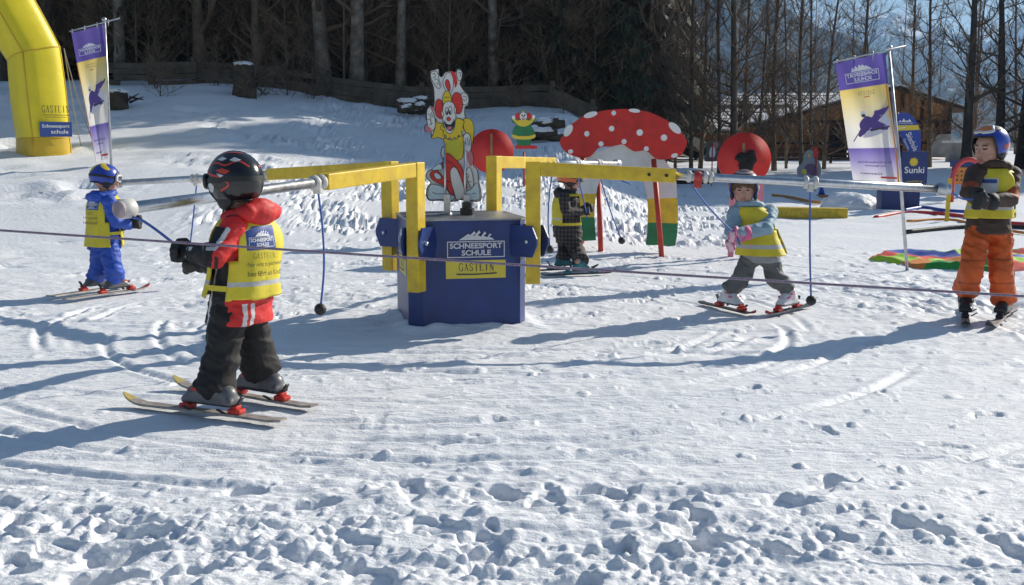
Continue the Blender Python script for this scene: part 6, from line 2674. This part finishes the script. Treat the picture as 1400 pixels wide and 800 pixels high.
# child in the red and black jacket, nearest
def jackA(c, J, l, h, k):
    m = np.zeros(len(c), int)                                   # 0 red 1 black 2 white
    hn, ln_ = np.array(h), np.array(l)
    axis = np.array(J['pelvis'])
    ax2 = np.array(J['chest'])
    t = (c[:, 2] - axis[2]) / (ax2[2] - axis[2])
    cen = axis + t[:, None] * (ax2 - axis)
    fo = (c - cen) @ hn
    lf = (c - cen) @ ln_
    m[(fo > -.035)] = 1
    m[(np.abs(fo - .055) < .008) & (np.abs(lf) > .06)] = 2
    bottom = t < .05
    m[bottom & (fo < -.035) & (np.abs(lf - .085) < .010)] = 2
    m[bottom & (fo < -.035) & (np.abs(lf - .050) < .010)] = 2
    for s_ in 'LR':
        t1, p1, r1 = seg_coord(c, J['sh' + s_], J['el' + s_])
        t2, p2, r2 = seg_coord(c, J['el' + s_], J['wr' + s_])
        arm = ((t1 > -.1) & (t1 < 1.1) & (r1 < .085 * k)) | ((t2 > -.2) & (r2 < .078 * k) & (t2 < 1.3))
        m[arm] = 0
        tt = np.where(t2 > 0, 1 + t2, t1)
        pp = np.where((t2 > 0)[:, None], p2, p1)
        side = pp[:, 2] * .8 + pp @ hn * .6
        m[arm & (tt > 1.12)] = 1
        m[arm & (tt > .25) & (side > .012)] = 1
        m[arm & (tt > .2) & (np.abs(side - .006) < .0085)] = 2
    return m


def gfxA(a):
    a.line([(62, 30), (85, 36), (110, 30), (140, 40), (165, 26)], 4, 2, 4)
    a.line([(48, 20), (70, 12), (100, 6), (118, -8), (98, -20)], 4, 2, 4)
    a.poly([(78, 44), (92, 52), (112, 46), (98, 40)], 3)
    a.poly([(118, 42), (132, 50), (150, 42), (134, 37)], 3)
    a.poly([(58, -10), (72, -4), (82, -12), (74, -22), (62, -22)], 3, 3)
    a.poly([(86, 20), (104, 24), (122, 18), (112, 12), (100, 14)], 2)
    a.poly([(90, 14), (108, 10), (104, 4)], 3)
    a.line([(-60, 28), (-85, 36), (-120, 30), (-165, 26)], 4, 2, 4)
    a.line([(170, 62), (120, 66), (70, 60)], 3, 2, 4)


PA = build_person(dict(
    k=1.06, tk=.80, vox=.0046, D=4.85, face=(-.86, .50), seed=1, label='child in red and black jacket and black helmet seen from behind, nearest the camera',
    skigroup='skis worn by the children', order='LR', nod=-.02,
    skis=[dict(label='near ski with yellow tip under the child in the red and black jacket', tail=(388, 583), tip=(170, 555), t=.43, top=SKIW, tipm=SKIY, red=BIND),
          dict(label='far ski with yellow tip under the child in the red and black jacket', tail=(430, 563), tip=(238, 531), t=.36, top=SKIW, tipm=SKIY, red=BIND)],
    J=dict(head=(320, 256), neck=(336, 299), chest=(336, 342), pelvis=(329, 414), shL=(320, 313, -.12), elL=(294, 350, -.20), wrL=(266, 347, -.22),
           shR=(350, 313, .12), elR=(311, 358, .14), wrR=(276, 360, .0), hipL=(314, 430, -.06), hipR=(341, 428, .06), knL=(303, 488, -.10), knR=(349, 480, .10)),
    trousers=dict(mats=[BLKT], amp=.017), legr=(.082, .074, .078), cuffL=.075, cuffR=.10,
    jacket=dict(mats=[REDC, BLK, WHC], fn=jackA, hem=-.20, hoodm=REDC), hood_up=.03,
    vest=dict(hem=.10, add=.030, flare=.02, gap=24, prints=[(vest_art(.155, ['Fahr nicht zu geschwind', 'hier fährt ein Kind!']), (.0, .66), (-1, .22), VM)]),
    glove=dict(m=GLOVEB, size=1.05), handL=((-.9, .3, .0), (0, .2, 1), (-.2, -.9, 0)), handR=((-.9, .2, .05), (0, .2, 1), (-.2, .9, 0)),
    boot=dict(m=BOOTG, sole=BOOTB, buckle=BIND, H=.03, size=1.10),
    helmet=dict(mats=[HELB, BLACK, mat('helmet_red_line', (.50, .05, .03), .3), mat('helmet_white_flash', (.62, .62, .62), .3)], gfx=gfxA, low=-50, brow=4, r=(.108, .120, .122), dz=.03, gog=(-14, 10, GFRB, LENSD, 52))))
# the cord and its handle this child holds
a = ARMS[0]['e']
hp = PA[1]['wrL'] + Vector((-.045, .01, .0))
cord('blue tow cord held by the child in the red and black jacket', [a - Z3 * .035 + Vector((.04, 0, 0)), a.lerp(hp, .35) + Z3 * .012, a.lerp(hp, .7) + Z3 * .012, hp, hp + Vector((.02, .0, -.05))], True)

# child in light blue jacket, facing us
def trouB(c, J, l, h, k):
    return np.zeros(len(c), int)


def gfxB(a):
    a.poly([(-180, 60), (-90, 56), (0, 54), (90, 56), (180, 60), (180, 68), (90, 64), (0, 62), (-90, 64), (-180, 68)], 2)
    a.line([(-120, 36), (-60, 30), (0, 34), (60, 30), (120, 36)], 5, 3, 4)


def jackB(c, J, l, h, k):
    m = np.zeros(len(c), int)
    m[c[:, 2] < J['pelvis'].z - .015] = 1
    return m


lineB = Art()
PB = build_person(dict(
    k=.99, tk=.78, D=7.72, face=(-.28, -.96), look=(-.22, -.97), nod=-.10, seed=2, label='girl in light blue jacket and grey trousers standing legs apart in snow plough',
    skigroup='skis worn by the children', order='RL',
    skis=[dict(label='ski under the viewer-side left boot of the girl in light blue', tail=(958, 417), tip=(1033, 435), t=.56, top=SKID, tipm=SKIR, red=BIND),
          dict(label='ski under the viewer-side right boot of the girl in light blue', tail=(1106, 421), tip=(1047, 435), t=.52, top=SKID, tipm=SKIR, red=BIND)],
    J=dict(head=(1017, 260), neck=(1024, 283), chest=(1034, 302), pelvis=(1040, 343), shR=(1006, 291, -.02), elR=(1000, 318, -.10), wrR=(1006, 327, -.22),
           shL=(1053, 290, .0), elL=(1047, 312, -.16), wrL=(1012, 320, -.25), hipR=(1027, 352, 0), hipL=(1050, 352, 0), knR=(1012, 384, -.05), knL=(1062, 382, -.05)),
    trousers=dict(mats=[GREYT], amp=.017), legr=(.076, .064, .058), cuffL=.12, cuffR=.12,
    jacket=dict(mats=[LTBLUE, mat('pale_grey_hem', (.28, .29, .31), .7)], fn=jackB, hem=-.2, hoodm=LTBLUE),
    vest=dict(hem=-.06, add=.026, flare=.05, gap=22),
    glove=dict(m=GLOVEP, size=1.12, stripe=GLOVEW, cuff=GLOVEP), handL=((-.9, -.3, -.1), (0, -.2, 1), (.2, -.9, 0)), handR=((-.7, -.3, -.5), (-.3, -.2, 1), (.3, -.9, 0)),
    boot=dict(m=BOOTW, sole=BOOTG, buckle=GLOVEP, H=.03, size=1.0), hair=HAIRM,
    helmet=dict(mats=[HELO, mat('helmet_inner_blue', (.03, .06, .25), .6), mat('helmet_grey_stripe', (.45, .42, .40), .4), mat('helmet_orange_line', (.55, .2, .04), .4)], gfx=gfxB, rim=MATS['helmet_inner_blue'], brow=30, low=-40, r=(.112, .126, .116), dz=.03)))
a = on_bar(1, .365) + Vector((.045, 0, 0))
hp = PB[1]['wrL'] + Vector((-.04, -.04, .0))
cord('blue tow cord held in the pink gloves of the girl', [a, a.lerp(hp, .35) - Z3 * .02, a.lerp(hp, .7) - Z3 * .015, hp, hp + Vector((.03, -.01, -.07))], False)

# boy in brown jacket and orange trousers
def jackC(c, J, l, h, k):
    m = np.zeros(len(c), int)
    for s_ in 'LR':
        t1, p1, r1 = seg_coord(c, J['el' + s_], J['wr' + s_])
        t0, p0, r0 = seg_coord(c, J['sh' + s_], J['el' + s_])
        m[(r0 < .09) & (t0 > .72) & (t0 < 1.05) & (p0[:, 2] > -.03) & (c[:, 2] < J['chest'].z + .05)] = 1
    return m


def trouC(c, J, l, h, k):
    m = np.zeros(len(c), int)
    lf = (c - np.array(J['pelvis'])) @ np.array(l)
    fo = (c - np.array(J['pelvis'])) @ np.array(h)
    z = J['pelvis'].z - c[:, 2]
    m[(np.abs(z - .24) < .006) | (np.abs(z - .40) < .006)] = 1
    m[(np.abs(lf) > .115) & (z < .35) & (np.abs(fo) < .018)] = 1
    return m


def gfxC(a):
    a.poly([(60, 70), (110, 58), (160, 40), (200, 36), (180, 48), (130, 66), (80, 78)], 2)
    a.poly([(85, -5), (105, 2), (125, -2), (110, -14), (90, -16)], 3)
    a.poly([(130, 10), (150, 16), (170, 10), (150, 4)], 4)
    a.poly([(-60, 70), (-110, 58), (-160, 40), (-140, 50), (-100, 68)], 2)


card = Art()
card.rect(-.052, -.085, .052, .085, 0)
card.rect(-.044, .052, .044, .077, 1)
PC = build_person(dict(
    k=1.14, tk=.74, ak=.82, D=7.34, face=(-.42, -.91), look=(-.86, -.50), nod=-.06, seed=3, label='boy in brown jacket and orange trousers with goggles pushed up on blue helmet',
    skigroup='skis worn by the children', order='RL',
    skis=[dict(label='ski under the viewer-side left boot of the boy in orange trousers', tail=(1318, 423), tip=(1320, 451), t=.50, top=SKIW, tipm=SKID, red=DKMETAL),
          dict(label='ski under the viewer-side right boot of the boy in orange trousers', tail=(1388, 424), tip=(1350, 454), t=.48, top=SKIW, tipm=SKID, red=DKMETAL)],
    J=dict(head=(1353, 205), neck=(1358, 231), chest=(1357, 256), pelvis=(1352, 304), shR=(1334, 238, -.03), elR=(1324, 262, -.16), wrR=(1334, 270, -.26),
           shL=(1384, 240, .02), elL=(1380, 272, -.14), wrL=(1346, 276, -.27), hipR=(1337, 318, -.02), hipL=(1366, 318, .0), knR=(1328, 368, -.12), knL=(1368, 372, -.06)),
    trousers=dict(mats=[ORANGET, ORANGED], amp=.016, fn=trouC), legr=(.073, .070, .073), cuffR=.155, cuffL=.10,
    jacket=dict(mats=[BROWNJ, ORANGED], fn=jackC, hem=-.16, hoodm=BROWNJ),
    vest=dict(hem=.10, add=.026, flare=.02, gap=22, prints=[(card, (-.03, .60), (1, .15), [mat('card_white', (.55, .54, .55), .5), VLOGO, VDARK])]),
    glove=dict(m=GLOVEB, size=1.12), handR=((-.3, -.8, -.1), (-.2, 0, 1), (.9, -.2, 0)), handL=((-.9, -.35, .0), (-.1, -.1, 1), (.1, -.9, 0)),
    boot=dict(m=BOOTB, sole=BOOTB, buckle=BOOTG, H=.17, size=1.0),
    helmet=dict(mats=[HELBL, BLACK, mat('helmet_silver', (.55, .55, .58), .3), mat('helmet_red_patch', (.55, .08, .02), .3), mat('helmet_orange_patch', (.6, .2, .02), .3)], gfx=gfxC, brow=24, low=-40, r=(.098, .114, .106), dz=.035, gog=(36, 68, GFRW, LENSO, 52))))
a = ARMS[1]['e'] + Vector((.01, 0, -.01))
hp = PC[1]['wrR'] + Vector((.0, -.06, .0))
cord('blue tow cord held by the boy in brown jacket at the bar end', [a, a.lerp(hp, .5) - Z3 * .03, hp, hp + Vector((.05, -.01, -.02))], False)

# child in the blue suit
def gfxD(a):
    a.poly([(20, 84), (60, 70), (80, 40), (70, 10), (110, 10), (120, 44), (110, 72), (100, 84)], 2, 3)
    a.poly([(-150, 84), (-140, 60), (-120, 40), (-95, 30), (-80, 36), (-96, 56), (-100, 84)], 2, 3)
    a.poly([(150, 80), (160, 50), (165, 20), (195, 20), (200, 50), (210, 80)], 2, 3)


PD = build_person(dict(
    k=.96, tk=.80, D=8.62, face=(.55, .83), look=(.80, .58), nod=-.12, seed=4, label='child in bright blue ski suit with blue and yellow helmet seen from behind',
    skigroup='skis worn by the children', order='RL',
    skis=[dict(label='near ski with red tip under the child in the bright blue suit', tail=(88, 415), tip=(205, 397), t=.60, top=SKIW, tipm=SKIR, red=BIND),
          dict(label='far ski under the child in the bright blue suit', tail=(66, 411), tip=(178, 393), t=.58, top=SKIW, tipm=SKIR, red=BIND)],
    J=dict(head=(144, 248), neck=(143, 268), chest=(142, 290), pelvis=(143, 333), shR=(150, 277, -.13), elR=(158, 303, -.12), wrR=(176, 307, -.02),
           shL=(138, 277, .12), elL=(160, 302, .16), wrL=(178, 303, .12), hipR=(149, 340, -.06), hipL=(138, 340, .06), knR=(155, 368, -.08), knL=(134, 368, .06)),
    trousers=dict(mats=[BLUEC], amp=.017), legr=(.080, .074, .072), cuffL=.09, cuffR=.09,
    jacket=dict(mats=[BLUEC], hem=-.1, hoodm=BLUEC), hood_up=-.005,
    vest=dict(hem=-.04, add=.022, flare=.01, tape=False, gap=24, prints=[(vest_art(.15, ['Fahr nicht zu geschwind', 'hier fährt ein Kind!']), (.0, .72), (-1, .0), VM)]),
    glove=dict(m=GLOVEB, size=1.1), handR=((.9, .2, .05), (0, .2, 1), (.2, .9, 0)), handL=((.9, .2, .1), (0, .2, 1), (.2, -.9, 0)),
    boot=dict(m=BOOTG, sole=BOOTB, buckle=BIND, H=.02, size=.98),
    helmet=dict(mats=[HELBL, BLACK, mat('helmet_yellow', (.62, .48, .03), .35)], gfx=gfxD, brow=22, low=-34, r=(.106, .118, .110), dz=.035, gog=(-14, 12, GFRW, LENSD, 58))))
a = ARMS[2]['e']

# child in dark plaid
PE = build_person(dict(
    k=.95, tk=.9, D=10.2, face=(.90, .30), look=(.92, .1), nod=-.08, seed=5, label='child in dark plaid suit and teal boots under the yellow arm before the toadstool gate',
    skigroup='skis worn by the children', order='RL',
    skis=[dict(label='near dark ski under the child in dark plaid', tail=(742, 380), tip=(842, 376), t=.52, top=SKID, tipm=SKID, red=BOOTT),
          dict(label='far dark ski under the child in dark plaid', tail=(722, 374), tip=(818, 369), t=.50, top=SKID, tipm=SKID, red=BOOTT)],
    J=dict(head=(780, 247), neck=(776, 264), chest=(774, 282), pelvis=(776, 318), shR=(771, 271, -.12), elR=(774, 290, -.16), wrR=(794, 290, -.08),
           shL=(776, 271, .11), elL=(782, 288, .16), wrL=(797, 287, .08), hipR=(779, 322, -.06), hipL=(774, 322, .06), knR=(790, 345, -.07), knL=(772, 345, .07)),
    trousers=dict(mats=[PLAID], amp=.017), legr=(.086, .078, .074), cuffL=.10, cuffR=.10,
    jacket=dict(mats=[PLAID], hem=-.1, hoodm=BLK),
    vest=dict(hem=.16, add=.014, flare=.0, tape=True, gap=40),
    glove=dict(m=GLOVEB, size=1.1), handR=((.9, .2, .15), (0, .2, 1), (.2, .9, 0)), handL=((.9, .1, .2), (0, .2, 1), (.2, -.9, 0)),
    boot=dict(m=BOOTT, sole=BOOTB, buckle=BOOTG, H=.02, size=.82),
    helmet=dict(mats=[HELOR, BLACK], brow=16, low=-36, r=(.112, .126, .114), dz=.035, gog=(-16, 12, GFRB, LENSD, 58))))
a = on_bar(3, .60)
hp = PE[1]['wrR'] + Vector((.05, -.01, .0))
cord('blue tow cord held upright by the child in dark plaid', [a, a.lerp(hp, .5), hp, hp + Vector((.0, 0, -.05))], False)

# the long rope across the front, with its stakes beyond the picture
ROPEM = mat('purple_rope', (.10, .06, .12), .8, .6, 160, .5, 200, col2=(.30, .26, .30))
a, b = at(-500, 280, 4.4), at(2000, 441, 3.65)
mb = MB()
pts = [a.lerp(b, t) - Z3 * (.012 * math.sin(math.pi * t)) for t in np.linspace(0, 1, 40)]
mb.tube(pts, .0048, 7)
mb.build('barrier_rope', ROPEM, label='thin purple barrier rope stretched across the whole front', cat='rope', base=a)
for q, lab in ((a, 'thin stake holding the left end of the purple rope'), (b, 'thin stake holding the right end of the purple rope')):
    mb = MB()
    mb.tube([Vector((q.x, q.y, gz(q.x, q.y) - .1)), q + Z3 * .08], .012, 8)
    mb.build('rope_stake', WOOD, label=lab, cat='stake', base=Vector((q.x, q.y, 0)))
